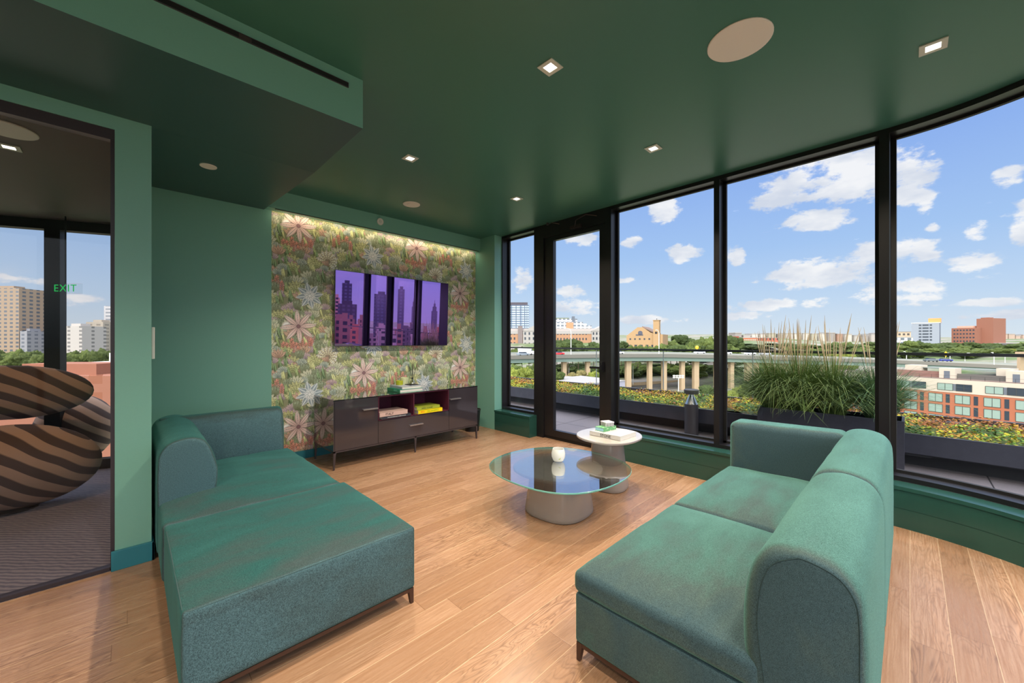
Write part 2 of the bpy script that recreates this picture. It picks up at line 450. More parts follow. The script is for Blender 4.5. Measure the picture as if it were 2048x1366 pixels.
# hidden warm strip light washing the wallpaper from the soffit
T = thing('strip_light', 'warm strip light tucked under the soffit washing the top of the wallpaper', 'strip light', (2.55, 4.82, 2.789))
m1 = MB(); m1.box((1.13, 4.805, 2.780), (3.97, 4.83, 2.7895)); m1.build('channel', M_TRIM_ALU, T)
m1 = MB(); m1.box((1.14, 4.828, 2.781), (3.96, 4.834, 2.788)); m1.build('diffuser', pmat('strip_diffuser', (1, .8, .55, 1), .4, **{'Emission Color': (1, .74, .46, 1), 'Emission Strength': 1.5}), T)
ld = bpy.data.lights.new('strip_glow', 'AREA'); ld.shape = 'RECTANGLE'; ld.size = 2.8; ld.size_y = .02; ld.energy = 2.6; ld.color = (1, .80, .56)
lo = bpy.data.objects.new('strip_glow', ld); COL.objects.link(lo); lo.parent = T; lo.location = (0, .02, -.012); lo.rotation_euler = (R_(28), 0, 0)
# baseboards
mb = MB(); mb.box((-.075, 3.272, 0), (.112, 3.289, .115)); mb.box((.1005, 3.272, 0), (.112, 4.9, .115)); struct(mb.build('baseboard_column', M_BASE, bevel=.002))
mb = MB(); mb.box((.113, 4.893, 0), (3.998, 4.9095, .092)); struct(mb.build('baseboard_television_wall', M_BASE, bevel=.002))
# sills (low wall under the windows)
def sill(name, s0, s1):
    mb = MB()
    strip(mb, -.15, -.001, 0, .138, s0, s1); strip(mb, -.147, -.001, .138, .142, s0, s1); strip(mb, -.15, -.001, .142, .272, s0, s1)
    strip(mb, -.158, -.001, .274, .300, s0, s1)
    return struct(mb.build(name, M_SILL))
sill('trim_sill_left', sY(4.459), sY(3.728)); sill('trim_sill_right', sY(2.46), S_END)
# ---------------------------------------------------------------- windows and door
def mullion(mb, s0, s1, z0=.3, z1=ZC-.001, d=.12):
    strip(mb, 0, d, z0, z1, s0, s1, M_FRAME)
def window(n, s0, s1, ztop=ZC-.001, zb=.30):
    mb = MB()
    strip(mb, 0, .12, zb, zb+.035, s0, s1, M_FRAME)             # bottom rail
    strip(mb, 0, .12, ztop-.038, ztop, s0, s1, M_FRAME)         # head rail
    g = .028
    strip(mb, .118, .15, zb+.03, zb+.055, s0, s1, M_GASKET)
    strip(mb, .118, .15, ztop-.055, ztop-.035, s0, s1, M_GASKET)
    strip(mb, .118, .15, zb+.03, ztop-.036, s0, s0+g, M_GASKET); strip(mb, .118, .15, zb+.03, ztop-.036, s1-g, s1, M_GASKET)
    f = struct(mb.build('window_%d' % n))
    gl = MB(); a = path(.135, s0+.01, s1-.01)
    vs = [(p[0], p[1], zb+.03) for p in a]+[(p[0], p[1], ztop-.04) for p in a]; k = len(a)
    gl.add(vs, [(i, i+1, k+i+1, k+i) for i in range(k-1)])
    p = gl.build('glass_pane', M_PANE, f, smooth=60)
    return f
window(1, sY(4.44), sY(3.78))
mb = MB(); mullion(mb, sY(4.459), sY(4.44)); struct(mb.build('trim_1', None))
window(2, sY(2.525), sY(1.366)); window(3, sY(1.315), sY(.169))
S5 = S_ARC1+.35
window(4, sY(.11), S5); window(5, S5+.055, S_END-.06)
for k, (a, b) in enumerate([(sY(1.366), sY(1.315)), (sY(.169), sY(.11)), (S5, S5+.055)]):
    mb = MB(); mullion(mb, a, b); struct(mb.build('trim_%d' % (k+2)))
mb = MB(); mullion(mb, sY(2.60), sY(2.525), 0); struct(mb.build('trim_6'))
mb = MB(); mullion(mb, sY(3.78), sY(3.60), 0); struct(mb.build('trim_7'))
# rear window wall behind the camera
mb = MB(); xr = END_PT[0]
for x in (xr-.03, 1.35, .2, -.95, -2.1, -3.17):
    mb.box((x-.03, YB-.12, 0), (x+.03, YB, ZC-.001))
mb.box((-3.2, YB-.12, 0), (xr, YB, .30)); mb.box((-3.2, YB-.12, ZC-.05), (xr, YB, ZC-.001))
rw = struct(mb.build('window_6', M_FRAME))
g = MB(); g.add([(-3.2, YB-.1, .3), (xr, YB-.1, .3), (xr, YB-.1, ZC-.04), (-3.2, YB-.1, ZC-.04)], [(0, 1, 2, 3)]); g.build('glass_pane', M_PANE, rw)
# terrace door
mb = MB()
mb.box((XW, 2.60, 2.80), (XW+.10, 3.60, ZC-.001), M_FRAME)          # head
mb.box((XW+.03, 2.60, 0.0), (XW+.11, 3.60, .035), M_GASKET)         # threshold
d1 = struct(mb.build('door_1'))
mb = MB()
mb.box((XW+.02, 3.44, .04), (XW+.08, 3.598, 2.80)); mb.box((XW+.02, 2.602, .04), (XW+.08, 2.70, 2.80))
mb.box((XW+.02, 2.70, .04), (XW+.08, 3.44, .13)); mb.box((XW+.02, 2.70, 2.74), (XW+.08, 3.44, 2.80))
leaf = mb.build('door_leaf', M_FRAME, d1)
g = MB(); g.add([(XW+.05, 2.70, .12), (XW+.05, 3.44, .12), (XW+.05, 3.44, 2.75), (XW+.05, 2.70, 2.75)], [(0, 1, 2, 3)]); g.build('glass_pane', M_PANE, leaf)
mb = MB(); mb.box((XW-.045, 2.64, 1.0), (XW-.025, 2.66, 1.06)); mb.box((XW-.05, 2.65, 1.015), (XW-.03, 2.80, 1.04)); mb.box((XW-.03, 2.63, .98), (XW+.02, 2.67, 1.10)); mb.build('door_handle', M_BLACK, d1)
mb = MB(); mb.tube([(XW-.01, 2.72, 2.91), (XW-.10, 2.82, 2.93), (XW-.13, 2.95, 2.88), (XW-.02, 3.05, 2.84)], .006); mb.box((XW-.03, 2.95, 2.82), (XW, 3.12, 2.86)); mb.build('door_closer', pmat('closer_metal', lin(70, 60, 60), .4, .5), d1)
mb = MB(); mb.tube([(XW-.02, 3.50, 2.962), (XW-.09, 3.38, 2.95), (XW-.02, 3.30, 2.93)], .005); mb.cyl((XW-.03, 3.50, 2.955), (XW-.03, 3.50, 2.984), .018); mb.build('door_contact', M_CONFR, d1)

# ================================================================ NEXT ROOM (left, behind the glass partition)
M_CARPET, t, b = newmat('grey_lined_carpet')
Pn = worldco(t); s_ = t.add('ShaderNodeSeparateXYZ'); t.link(Pn, s_.inputs[0])
wv = t.add('ShaderNodeTexWave', wave_type='BANDS', bands_direction='DIAGONAL', i={'Scale': 14., 'Distortion': 3., 'Detail': 2.}); t.link(Pn, wv.inputs['Vector'])
t.link(t.mix(wv.outputs[1], lin(104, 104, 128), lin(150, 146, 160)), b.inputs['Base Color']); b.inputs['Roughness'].default_value = .95
mb = MB(); mb.prism([(-3.2, 3.29), (-.0601, 3.29), (-.0601, 6.04), (-3.2, 7.36)], -.25, -.001); struct(mb.build('floor_next_room', M_CARPET))
M_DCEIL = pmat('dark_brown_ceiling', lin(96, 82, 76), .6)
mb = MB(); mb.prism([(-3.2, 3.41), (-.061, 3.41), (-.061, 6.04), (-3.2, 7.36)], 2.60, 2.79); struct(mb.build('ceiling_next_room', M_DCEIL))
M_TRACK = pmat('plum_black_track', lin(52, 44, 50), .4)
mb = MB(); mb.box((-3.19, 3.295, 2.54), (-.061, 3.345, 2.601)); mb.box((-3.19, 3.295, 0), (-.08, 3.345, .022)); mb.box((-.078, 3.30, .0), (-.061, 3.34, 2.54))
dd = struct(mb.build('door_2', M_TRACK))
g = MB(); g.add([(-3.19, 3.32, .02), (-.078, 3.32, .02), (-.078, 3.32, 2.54), (-3.19, 3.32, 2.54)], [(0, 1, 2, 3)]); g.build('glass_pane', M_PARTGLASS, dd)
# far window wall of the next room
A2 = Vector((-3.2, 7.26)); B2 = Vector((-.061, 5.948)); dv = (B2-A2).normalized(); nv = Vector((-dv.y, dv.x))
def w2(mb, t0, t1, z0, z1, th=.10):
    p = A2+dv*t0; q = A2+dv*t1; mb.prism([p, q, q+nv*th, p+nv*th], z0, z1)
L2 = (B2-A2).length
mb = MB(); w2(mb, 0, L2, 2.50, 2.60); w2(mb, 0, L2, -.001, .10)
tm = L2 - (Vector((-.055, 5.948))-Vector((-.55, 6.15))).length
for tt in (.3, tm-1.2, tm): w2(mb, tt-.07, tt+.05, .1, 2.5)
wn = struct(mb.build('window_7', M_GASKET))
g = MB(); p, q = A2+nv*.05, B2+nv*.05; g.add([(p.x, p.y, .1), (q.x, q.y, .1), (q.x, q.y, 2.5), (p.x, p.y, 2.5)], [(0, 1, 2, 3)]); g.build('glass_pane', M_PANE, wn)
# striped lounge chairs
M_STR, t, b = newmat('striped_upholstery'); oc = objco(t)
rot = t.add('ShaderNodeMapping'); rot.inputs['Rotation'].default_value = (.5, .9, .35); t.link(oc, rot.inputs[0])
sx = t.add('ShaderNodeSeparateXYZ'); t.link(rot.outputs[0], sx.inputs[0])
sw = t.math('FRACT', t.math('ADD', t.math('MULTIPLY', sx.outputs[0], 8.5), t.math('MULTIPLY', t.noise(oc, 2.2, 1), .9)))
t.link(t.mix(t.mapr(sw, .46, .54), lin(84, 66, 62), lin(186, 152, 132)), b.inputs['Base Color']); b.inputs['Roughness'].default_value = .8
def ellipsoid(mb, c, r, tilt=0, n=28, mat=None, p=2.0):
    rings = []
    for k in range(1, 18):
        a = math.pi*k/18
        rings.append([])
        for i in range(n):
            b_ = 2*math.pi*i/n
            v = Vector((r[0]*math.sin(a)*math.cos(b_), r[1]*math.sin(a)*math.sin(b_), -r[2]*math.cos(a)))
            v.rotate(Matrix.Rotation(tilt, 3, 'Y')); rings[-1].append(v+Vector(c))
    mb.loft(rings, mat)
def lounge(name, lab, seat_c, sr, back_c, br):
    T = thing(name, lab, 'lounge chair', (seat_c[0], seat_c[1], 0), 0)
    m1 = MB(); ellipsoid(m1, seat_c, sr, .1); m1.build('seat', M_STR, T, smooth=60)
    if back_c:
        m1 = MB(); ellipsoid(m1, back_c, br, .05); m1.build('backrest', M_STR, T, smooth=60)
    m1 = MB()
    m1.lathe([(.14, 0), (.14, .012), (.03, .02), (.03, max(.03, seat_c[2]-sr[2]*.9))], (seat_c[0], seat_c[1], 0), 24)
    m1.build('pedestal', M_BLACK, T)
c1 = fp(205, 3.45); c2 = fp(195, 3.85); c3 = fp(236, 4.35)
lounge('lounge_chair', 'rounded lounge chair in brown and cream stripes nearest the glass partition', (c1.x-.50, c1.y+.05, .345), (.50, .26, .335), (c2.x-.52, c2.y-.05, .90), (.50, .12, .24))
lounge('lounge_chair', 'dark brown striped rounded lounge chair half hidden behind the green column', (c3.x-.33, c3.y+.25, .385), (.32, .30, .375), None, None)
# exit sign
def text_mesh(body, size, extrude=.0008, align='CENTER', spacing=1.0):
    cu = bpy.data.curves.new('lettering', 'FONT'); cu.body = body; cu.size = size; cu.extrude = extrude; cu.align_x = align; cu.align_y = 'CENTER'
    cu.space_character = spacing; cu.resolution_u = 3
    tmp = bpy.data.objects.new('lettering', cu); COL.objects.link(tmp)
    dg = bpy.context.evaluated_depsgraph_get(); me = bpy.data.meshes.new_from_object(tmp.evaluated_get(dg))
    bpy.data.objects.remove(tmp); me.name = 'lettering'; return me
def lettering(body, size, mat, parent, loc, rot, name='lettering', sx=1.0, spacing=1.0, bold=False):
    me = text_mesh(body, size, spacing=spacing); me.materials.clear(); me.materials.append(mat)
    M = Matrix.Translation(loc) @ rot.to_4x4() @ Matrix.Diagonal((sx, 1, 1, 1))
    me.transform(wmat(parent).inverted() @ M)
    o = bpy.data.objects.new(name, me); COL.objects.link(o); o.parent = parent
    return o
def frame_rot(xdir, ydir):
    x = Vector(xdir).normalized(); y = Vector(ydir).normalized(); z = x.cross(y)
    return Matrix((x, y, z)).transposed()
M_EXITG = pmat('exit_green_lens', (0.0, .35, .06, 1), .4, **{'Emission Color': (0.01, .9, .15, 1), 'Emission Strength': .5})
ex = fp(131, 3.9, 1.0*zy(577, 3.9))
T = thing('exit_sign', 'green lit exit sign seen through the glass partition', 'exit sign', (ex.x, ex.y, ex.z-.06))
rt = frame_rot((SA, -CA, 0), (0, 0, 1)); rx = Vector((SA, -CA, 0)); ry = Vector((CA, SA, 0))
m1 = MB()
cs = [ex-rx*.15, ex+rx*.15, ex+rx*.15+ry*.02, ex-rx*.15+ry*.02]
m1.prism([(c.x, c.y) for c in cs], ex.z-.05, ex.z+.05); m1.build('housing', M_RAILGLASS, T)
m1 = MB(); m1.cyl((ex.x, ex.y, ex.z+.05), (ex.x, ex.y, 2.60), .006); m1.build('stem', M_BLACK, T)
lettering('EXIT', .10, M_EXITG, T, ex-ry*.004, rt, spacing=1.15)

# ================================================================ CEILING THINGS
M_LENS = pmat('lamp_lens', (1, .93, .8, 1), .3, **{'Emission Color': (1, .90, .74, 1), 'Emission Strength': 5.0})
M_TRIM = pmat('lamp_trim', lin(205, 210, 200), .5)
def downlight(x, y, z, lab, power, warm=(1, .84, .64), s=.055):
    T = thing('recessed_downlight', lab, 'ceiling light', (x, y, z))
    m1 = MB()
    for (a, b_) in (((-s, -s), (s, -s*.55)), ((-s, s*.55), (s, s)), ((-s, -s*.55), (-s*.55, s*.55)), ((s*.55, -s*.55), (s, s*.55))):
        m1.box((x+a[0], y+a[1], z-.006), (x+b_[0], y+b_[1], z-.0002))
    m1.build('trim_plate', M_TRIM, T)
    m1 = MB(); m1.box((x-s*.54, y-s*.54, z-.004), (x+s*.54, y+s*.54, z-.0003)); m1.build('lens', M_LENS, T)
    if power:
        ld = bpy.data.lights.new('lamp_light', 'SPOT'); ld.energy = power; ld.color = warm; ld.spot_size = R_(128); ld.spot_blend = .55; ld.shadow_soft_size = .045
        lo = bpy.data.objects.new('lamp_light', ld); COL.objects.link(lo); lo.parent = T; lo.location = (0, 0, -.015)
    return T
downlight(1.79, 1.50, ZC, 'square recessed light with a bright star glow near the ceiling centre', LAMP_W)
downlight(1.79, 3.12, ZC, 'small square recessed light near the corner of the dropped beam', LAMP_W)
downlight(3.165, 3.15, ZC, 'square recessed light farthest back, near the terrace door', LAMP_W)
downlight(3.165, 1.52, ZC, 'square recessed light above the side table by the windows', LAMP_W)
downlight(3.18, -.09, ZC, 'square recessed light at the upper right, nearest the curved window', LAMP_W)
downlight(1.79, -.30, ZC, 'added recessed fill light above the near end of the sofa, out of view', LAMP_W)  # this and the next three: unseen fixtures added for fill light
downlight(.30, .60, ZC, 'added recessed fill light over the photographer, out of view', LAMP_W)
downlight(-1.2, 1.50, ZC, 'added recessed fill light left of the photographer, out of view', LAMP_W)
downlight(.30, -1.2, ZC, 'added recessed fill light behind the photographer, out of view', LAMP_W)
downlight(-.55, 4.05, 2.60, 'small warm recessed light in the dark ceiling of the next room', 60, (1, .6, .3), .05)
def disc(name, lab, cat, x, y, z, r, ring=False):
    T = thing(name, lab, cat, (x, y, z))
    m1 = MB(); m1.lathe([(r, 0), (r, -.004), (r*.97, -.007), (.001, -.008)], (x, y, z-.0002), 40); m1.build('grille', M_WHITE, T, smooth=30)
    if ring:
        m1 = MB(); m1.lathe([(r*.5, -.008), (r*.5, -.012), (r*.25, -.013), (.001, -.013)], (x, y, z-.0004), 32); m1.build('centre_cap', M_WHITE, T, smooth=30)
    return T
disc('ceiling_speaker', 'large round white ceiling speaker near the upper middle', 'ceiling speaker', 2.37, .65, ZC, .157)
disc('ceiling_speaker', 'small round white ceiling speaker above the television wall', 'ceiling speaker', 2.40, 4.155, ZC, .10, True)
disc('sprinkler_cover', 'small round cream cover plate on the underside of the beam', 'sprinkler', .44, 3.82, 2.715, .055)
disc('ceiling_speaker', 'round speaker in the dark ceiling of the next room', 'ceiling speaker', -.52, 3.72, 2.60, .13)
T = thing('smoke_sensor', 'small round cream sensor on the soffit above the wallpaper', 'sensor', (2.318, 4.799, 2.9))
m1 = MB(); m1.cyl((2.318, 4.7995, 2.9), (2.318, 4.787, 2.9), .045, .042, 32); m1.build('cover', M_WHITE, T, smooth=30)
m1 = MB(); m1.cyl((2.318, 4.787, 2.9), (2.318, 4.784, 2.9), .02, .018, 24); m1.build('lens', M_TRIM, T, smooth=30)
# linear slot diffuser in the beam face
T = thing('slot_diffuser', 'long black slot air diffuser in the face of the dropped beam', 'air vent', (-.6, 2.399, 2.90))
m1 = MB(); m1.box((-2.2, 2.3935, 2.898), (.952, 2.3995, 2.923)); m1.build('slot', M_GASKET, T)
m1 = MB(); m1.box((-2.2, 2.392, 2.923), (.955, 2.3995, 2.9255)); m1.box((-2.2, 2.392, 2.8955), (.955, 2.3995, 2.898)); m1.box((.952, 2.392, 2.8955), (.955, 2.3995, 2.9255)); m1.build('frame', M_CONFR, T)
m1 = MB(); m1.box((.40, 2.3925, 2.899), (.455, 2.3935, 2.922)); m1.build('end_joint', pmat('slot_joint', lin(60, 50, 50), .5), T)
# thermostat on the column side
T = thing('wall_control', 'slim white wall control on the side of the green column', 'thermostat', (.101, 3.33, 1.3))
m1 = MB(); m1.rbox((.1005, 3.325, 1.24), (.116, 3.40, 1.44), .004, 2); m1.build('body', M_WHITE, T)
m1 = MB(); m1.box((.116, 3.335, 1.33), (.1168, 3.39, 1.42)); m1.build('screen', M_LACQ, T)

# ================================================================ WALLPAPER (print drawn as coloured leaves)
def draw_tile(TW=1.53, TH=1.15, res=.0025):
    rg = np.random.default_rng(5)
    nx, nz_ = int(round(TW/res)), int(round(TH/res))
    img = np.zeros((nz_, nx, 3)); img[:] = (.40, .41, .24)
    def c(*a): return np.array(a)/255.
    OUT = c(56, 52, 36)
    def paint_poly(mask_fn, bb):
        for (ox, oz) in ((0, 0), (TW/2, TH/2)):
            x0, x1, z0, z1 = bb; x0 += ox; x1 += ox; z0 += oz; z1 += oz
            i0, i1 = int(math.floor(x0/res)), int(math.ceil(x1/res))+1; j0, j1 = int(math.floor(z0/res)), int(math.ceil(z1/res))+1
            ii = np.arange(i0, i1); jj = np.arange(j0, j1)
            X, Z = np.meshgrid((ii+.5)*res-ox, (jj+.5)*res-oz)
            col, al = mask_fn(X, Z)
            I = ii % nx; J = jj % nz_
            sub = img[np.ix_(J, I)]
            img[np.ix_(J, I)] = sub*(1-al[..., None])+col*al[..., None]
    def petal(bx, bz, ang, L, Wd, c0, c1, out=OUT, dots=False, rib=.10, po=.9, curve=0., outline=.17):
        tx, tz = math.cos(ang), math.sin(ang)
        R0 = L+Wd
        def fn(X, Z):
            dx, dz = X-bx, Z-bz
            t = (dx*tx+dz*tz)/L; s_ = (-dx*tz+dz*tx)
            s_ = s_ - curve*t*t*L
            tt = np.clip(t, 0, 1)
            ww = Wd*np.sin(np.pi*tt**po)+1e-6
            q = np.abs(s_)/ww
            m = ((t > 0) & (t < 1) & (q < 1)).astype(float)
            g = tt[..., None]
            col = c0*(1-g)+c1*g
            col = col*(1.16-.42*q[..., None])
            e = (q > 1-outline)[..., None]; col = np.where(e, out, col)
            r_ = (np.abs(s_) < rib*Wd)[..., None]; col = np.where(r_, out*1.1, col)
            if dots:
                dd = (np.sin(t*L/.011*2*np.pi*.5) > .2) & (np.abs(q-.5) < .13)
                col = np.where(dd[..., None], out*.8, col)
            return col, m
        paint_poly(fn, (bx-R0, bx+R0, bz-R0, bz+R0))
    def blob(x, z, r, col, r2=None):
        r2 = r2 or r
        def fn(X, Z):
            q = ((X-x)/r)**2+((Z-z)/r2)**2
            cc = np.ones(X.shape+(3,))*col; cc = np.where((q > .6)[..., None], col*.72, cc)
            return cc, (q < 1).astype(float)
        paint_poly(fn, (x-r, x+r, z-r2, z+r2))
    P_ = math.pi
    Y1, Y2, G1, G2, G3 = c(214, 206, 110), c(190, 196, 96), c(128, 158, 72), c(96, 136, 72), c(150, 176, 130)
    CO, RD, PK, MV, CR, TL, BR = c(206, 132, 96), c(186, 78, 62), c(222, 178, 168), c(150, 118, 150), c(232, 220, 176), c(120, 160, 150), c(120, 84, 66)
    # layered planting: rows from the top down, so lower plants overlap those behind
    kinds = []
    rows = 20
    for r in range(rows):
        z = TH - (r+.3)*TH/rows/1.0
        for k in range(8):
            kinds.append((z+rg.uniform(-.02, .02), (k+rg.uniform(-.3, .3)+.5*(r % 2))*TW/2/8, int(rg.integers(0, 9))))
    motifs = [(.96, .14, 'pink'), (.955, .02, 'moon'), (.60, .46, 'fan'), (.17, .26, 'blue'), (.68, .60, 'purple'), (.66, .06, 'red'), (.70, .17, 'red2'), (.82, .66, 'red'),
              (.78, .24, 'fern'), (.74, .34, 'teal'), (.90, .30, 'strip'), (.98, .42, 'strip'), (.34, .66, 'monst'), (.28, .50, 'moundv'), (.47, .10, 'coral'), (.08, .56, 'fern2'), (.86, .52, 'cream')]
    allm = [(z, x, k) for z, x, k in kinds]+[(z, x, k) for z, x, k in motifs if k not in ('pink', 'blue', 'fan', 'moon')]
    allm.sort(key=lambda a: -a[0])
    allm += [(z, x, k) for z, x, k in motifs if k in ('moon',)]+[(z, x, k) for z, x, k in motifs if k in ('fan',)]+[(z, x, k) for z, x, k in motifs if k in ('blue', 'pink')]
    for z, x, k in allm:
        if k in (0, 1, 2):                                   # grassy clump
            cc = [Y2, G1, G2][k]
            for i in range(7):
                a = P_/2+(i-3)*.17+rg.uniform(-.1, .1); L = rg.uniform(.10, .16)
                petal(x+(i-4)*.009, z-.03, a, L, .014, cc*.62, cc*1.22, out=cc*.34, rib=0, curve=(i-4)*-.12)
        elif k == 3:                                         # yellow leaves
            for i in range(5):
                a = P_/2+(i-2)*.38; petal(x, z-.03, a, .12, .026, G1*.9, Y1*1.05, out=c(92, 96, 44), dots=True, rib=.08)
        elif k == 4:                                         # small pink tufts
            for i in range(7):
                a = P_/2+(i-3)*.33; petal(x, z-.02, a, .085, .014, MV*.8, PK, out=MV*.5)
        elif k == 5:                                         # coral leaves
            for i in range(5):
                a = P_/2+(i-2)*.42; petal(x, z-.03, a, .11, .022, CO*.7, c(232, 170, 124), out=BR*.8)
        elif k == 6:                                         # grey green succulents
            for i in range(7):
                a = P_/2+(i-3)*.42; petal(x, z-.01, a, .07, .019, TL*.7, c(206, 216, 180), out=TL*.42)
        elif k == 7:                                         # dark olive fern
            for i in range(8):
                a = P_/2+(i-3.5)*.26; petal(x, z-.03, a, .13, .011, c(70, 82, 40), G3, out=c(50, 52, 30), curve=(i-3.5)*-.2)
        elif k == 8:                                         # cream leaf spray
            for i in range(6):
                a = P_/2+(i-2.5)*.4; petal(x, z-.02, a, .115, .021, G3*.8, CR, out=c(90, 98, 60))
        elif k == 'strip':
            for i in range(4):
                a = P_/2+(i-1.5)*.35; petal(x+(i-1.5)*.05, z-.06, a, .14, .032, c(170, 170, 70), c(238, 226, 120), out=c(90, 82, 36), dots=True, rib=.06)
        elif k in ('red', 'red2'):
            n = 5 if k == 'red' else 6
            for q in range(n):
                bx = x+(q-n/2)*.05; bz = z-.05+(q % 2)*.05
                for i in range(9):
                    zz = bz+.012*i; sd_ = -1 if i % 2 else 1
                    petal(bx, zz, P_/2-sd_*.75, .036, .009, RD*.8, c(222, 112, 84), out=c(120, 50, 40), rib=0)
                petal(bx, bz+.09, P_/2, .045, .011, RD, c(232, 130, 96), out=c(130, 50, 40))
        elif k == 'purple':
            for q in range(11):
                bx = x+(q-5)*.021; h = .17-.012*abs(q-5)
                for i in range(int(h/.0085)):
                    blob(bx, z-.10+i*.0085+.10*0, .0085, c(88, 70, 92)); blob(bx-.0035, z-.10+i*.0085, .0033, c(232, 220, 224)); blob(bx+.0045, z-.10+i*.0085, .0026, c(214, 196, 206))
        elif k in ('fern', 'fern2'):
            ca, cb = (c(158, 76, 76), c(206, 132, 116)) if k == 'fern' else (c(96, 112, 70), c(196, 198, 140))
            for sgn in (-1, 1):
                for j in range(4):
                    petal(x, z-.08, P_/2-sgn*(.25+.22*j), .17, .020, ca, cb, out=ca*.55, curve=-sgn*(-.55), rib=.1)
        elif k == 'teal':
            for i in range(9):
                a = P_/2+(i-4)*.30; petal(x, z-.03, a, .075, .016, TL*.8, c(196, 214, 196), out=c(66, 96, 90))
        elif k == 'monst':
            for sgn in (-1, 1):
                for j in range(6):
                    petal(x, z-.08+.028*j, P_/2-sgn*(1.15-.1*j), .10-.008*j, .020, G3, c(228, 226, 180), out=c(88, 104, 66))
            petal(x, z+.07, P_/2, .06, .018, G3, CR, out=c(88, 104, 66))
        elif k == 'moundv':
            for i in range(15):
                a = P_/2+(i-7)*.2; petal(x, z-.04, a, .10, .012, c(104, 64, 84), PK, out=c(84, 52, 70))
        elif k == 'coral':
            for i in range(7):
                a = P_/2+(i-3)*.30; petal(x+(i-3)*.02, z-.04, a, .13, .025, c(140, 84, 66), c(222, 158, 132), out=c(112, 66, 56), rib=.1)
        elif k == 'cream':
            for i in range(9):
                a = P_/2+(i-4)*.3; petal(x, z-.03, a, .09, .016, c(170, 160, 96), CR, out=c(96, 90, 50))
        elif k == 'moon':
            blob(x, z+.01, .05, c(238, 226, 196)); blob(x+.065, z, .038, c(108, 118, 122)); blob(x+.08, z+.005, .030, c(176, 184, 184))
        elif k == 'fan':
            for i in range(10):
                a = 2.95-i*.42; petal(x, z, a, .135 if i < 7 else .12, .032, c(196, 178, 118), c(240, 226, 182), out=c(72, 58, 44), dots=True, rib=.05, po=1.7, outline=.13)
        elif k == 'blue':
            for i in range(8):
                a = P_/2+.2+i*P_/4; petal(x, z, a, .155, .036, c(84, 108, 120), c(120, 140, 152), out=c(232, 232, 222), rib=.10, po=.85, outline=.2)
            for i in range(8):
                a = P_/2-.2+i*P_/4; petal(x, z, a, .07, .018, c(206, 212, 204), c(236, 236, 224), out=c(92, 104, 112))
            blob(x, z, .016, c(230, 228, 214))
        elif k == 'pink':
            for i in range(8):
                a = P_/2+.1+i*P_/4; petal(x, z, a, .20, .030, c(188, 134, 124), c(232, 196, 184), out=c(86, 50, 54), rib=.07, po=.95, outline=.10)
            for i in range(8):
                a = P_/2+.1+i*P_/4
                for q in range(5): blob(x+math.cos(a+.36)*.02*(q+1), z+math.sin(a+.36)*.02*(q+1), .0035, c(60, 36, 40))
            blob(x, z, .02, c(110, 62, 70))
    return img, res, TW, TH
timg, TRES, TW, TH = draw_tile()
_g = timg.mean(axis=2, keepdims=True); timg = _g+(timg-_g)*.66; timg = .46+(timg-.46)*1.25; timg = np.clip(.13+np.clip(timg, 0, 1)**.70*.95, 0, 1)
def wallpaper(x0, x1, z0, z1, y, step=.005):
    nx = int((x1-x0)/step)+1; nz_ = int((z1-z0)/step)+1
    xs = np.linspace(x0, x1, nx); zs = np.linspace(z0, z1, nz_)
    X, Z = np.meshgrid(xs, zs)
    nzi, nxi = timg.shape[:2]
    # a pink star sits at (1.388, 2.674); in the tile it is at (.14, .96)
    u = ((X-1.388+.14) % TW)/TRES; v = ((Z-2.674+.96) % TH)/TRES
    iu = u.astype(int) % nxi; iv = v.astype(int) % nzi; iu2 = (iu+1) % nxi; iv2 = (iv+1) % nzi
    colr = (timg[iv, iu]+timg[iv2, iu]+timg[iv, iu2]+timg[iv2, iu2])/4
    colr = np.where(colr <= .04045, colr/12.92, ((np.clip(colr, 0, 1)+.055)/1.055)**2.4)
    me = bpy.data.meshes.new('wallpaper')
    nv = nx*nz_; nf = (nx-1)*(nz_-1)
    me.vertices.add(nv); co = np.stack([X, np.full_like(X, y), Z], -1).reshape(-1).astype(np.float32); me.vertices.foreach_set('co', co)
    i = np.arange(nz_-1)[:, None]*nx+np.arange(nx-1)[None, :]
    q = np.stack([i, i+1, i+1+nx, i+nx], -1).reshape(-1).astype(np.int32)
    me.loops.add(nf*4); me.loops.foreach_set('vertex_index', q)
    me.polygons.add(nf); me.polygons.foreach_set('loop_start', np.arange(nf, dtype=np.int32)*4)
    me.update(calc_edges=True)
    at = me.color_attributes.new('print', 'FLOAT_COLOR', 'POINT')
    rgba = np.ones((nv, 4), np.float32); rgba[:, :3] = colr.reshape(-1, 3); at.data.foreach_set('color', rgba.reshape(-1))
    m, t, b = newmat('printed_wallpaper'); a = t.add('ShaderNodeAttribute', attribute_name='print'); t.link(a.outputs[0], b.inputs['Base Color'])
    b.inputs['Roughness'].default_value = .42; b.inputs['Specular IOR Level'].default_value = .35
    me.materials.append(m)
    return me
wpm = wallpaper(1.117, 3.988, .092, 2.789, 0)
wp = bpy.data.objects.new('wallpaper', wpm); COL.objects.link(wp); wp.location = (0, 4.9085, 0)
tag(wp, 'jungle leaf and flower print wallpaper covering the television wall', 'wallpaper', kind=None)

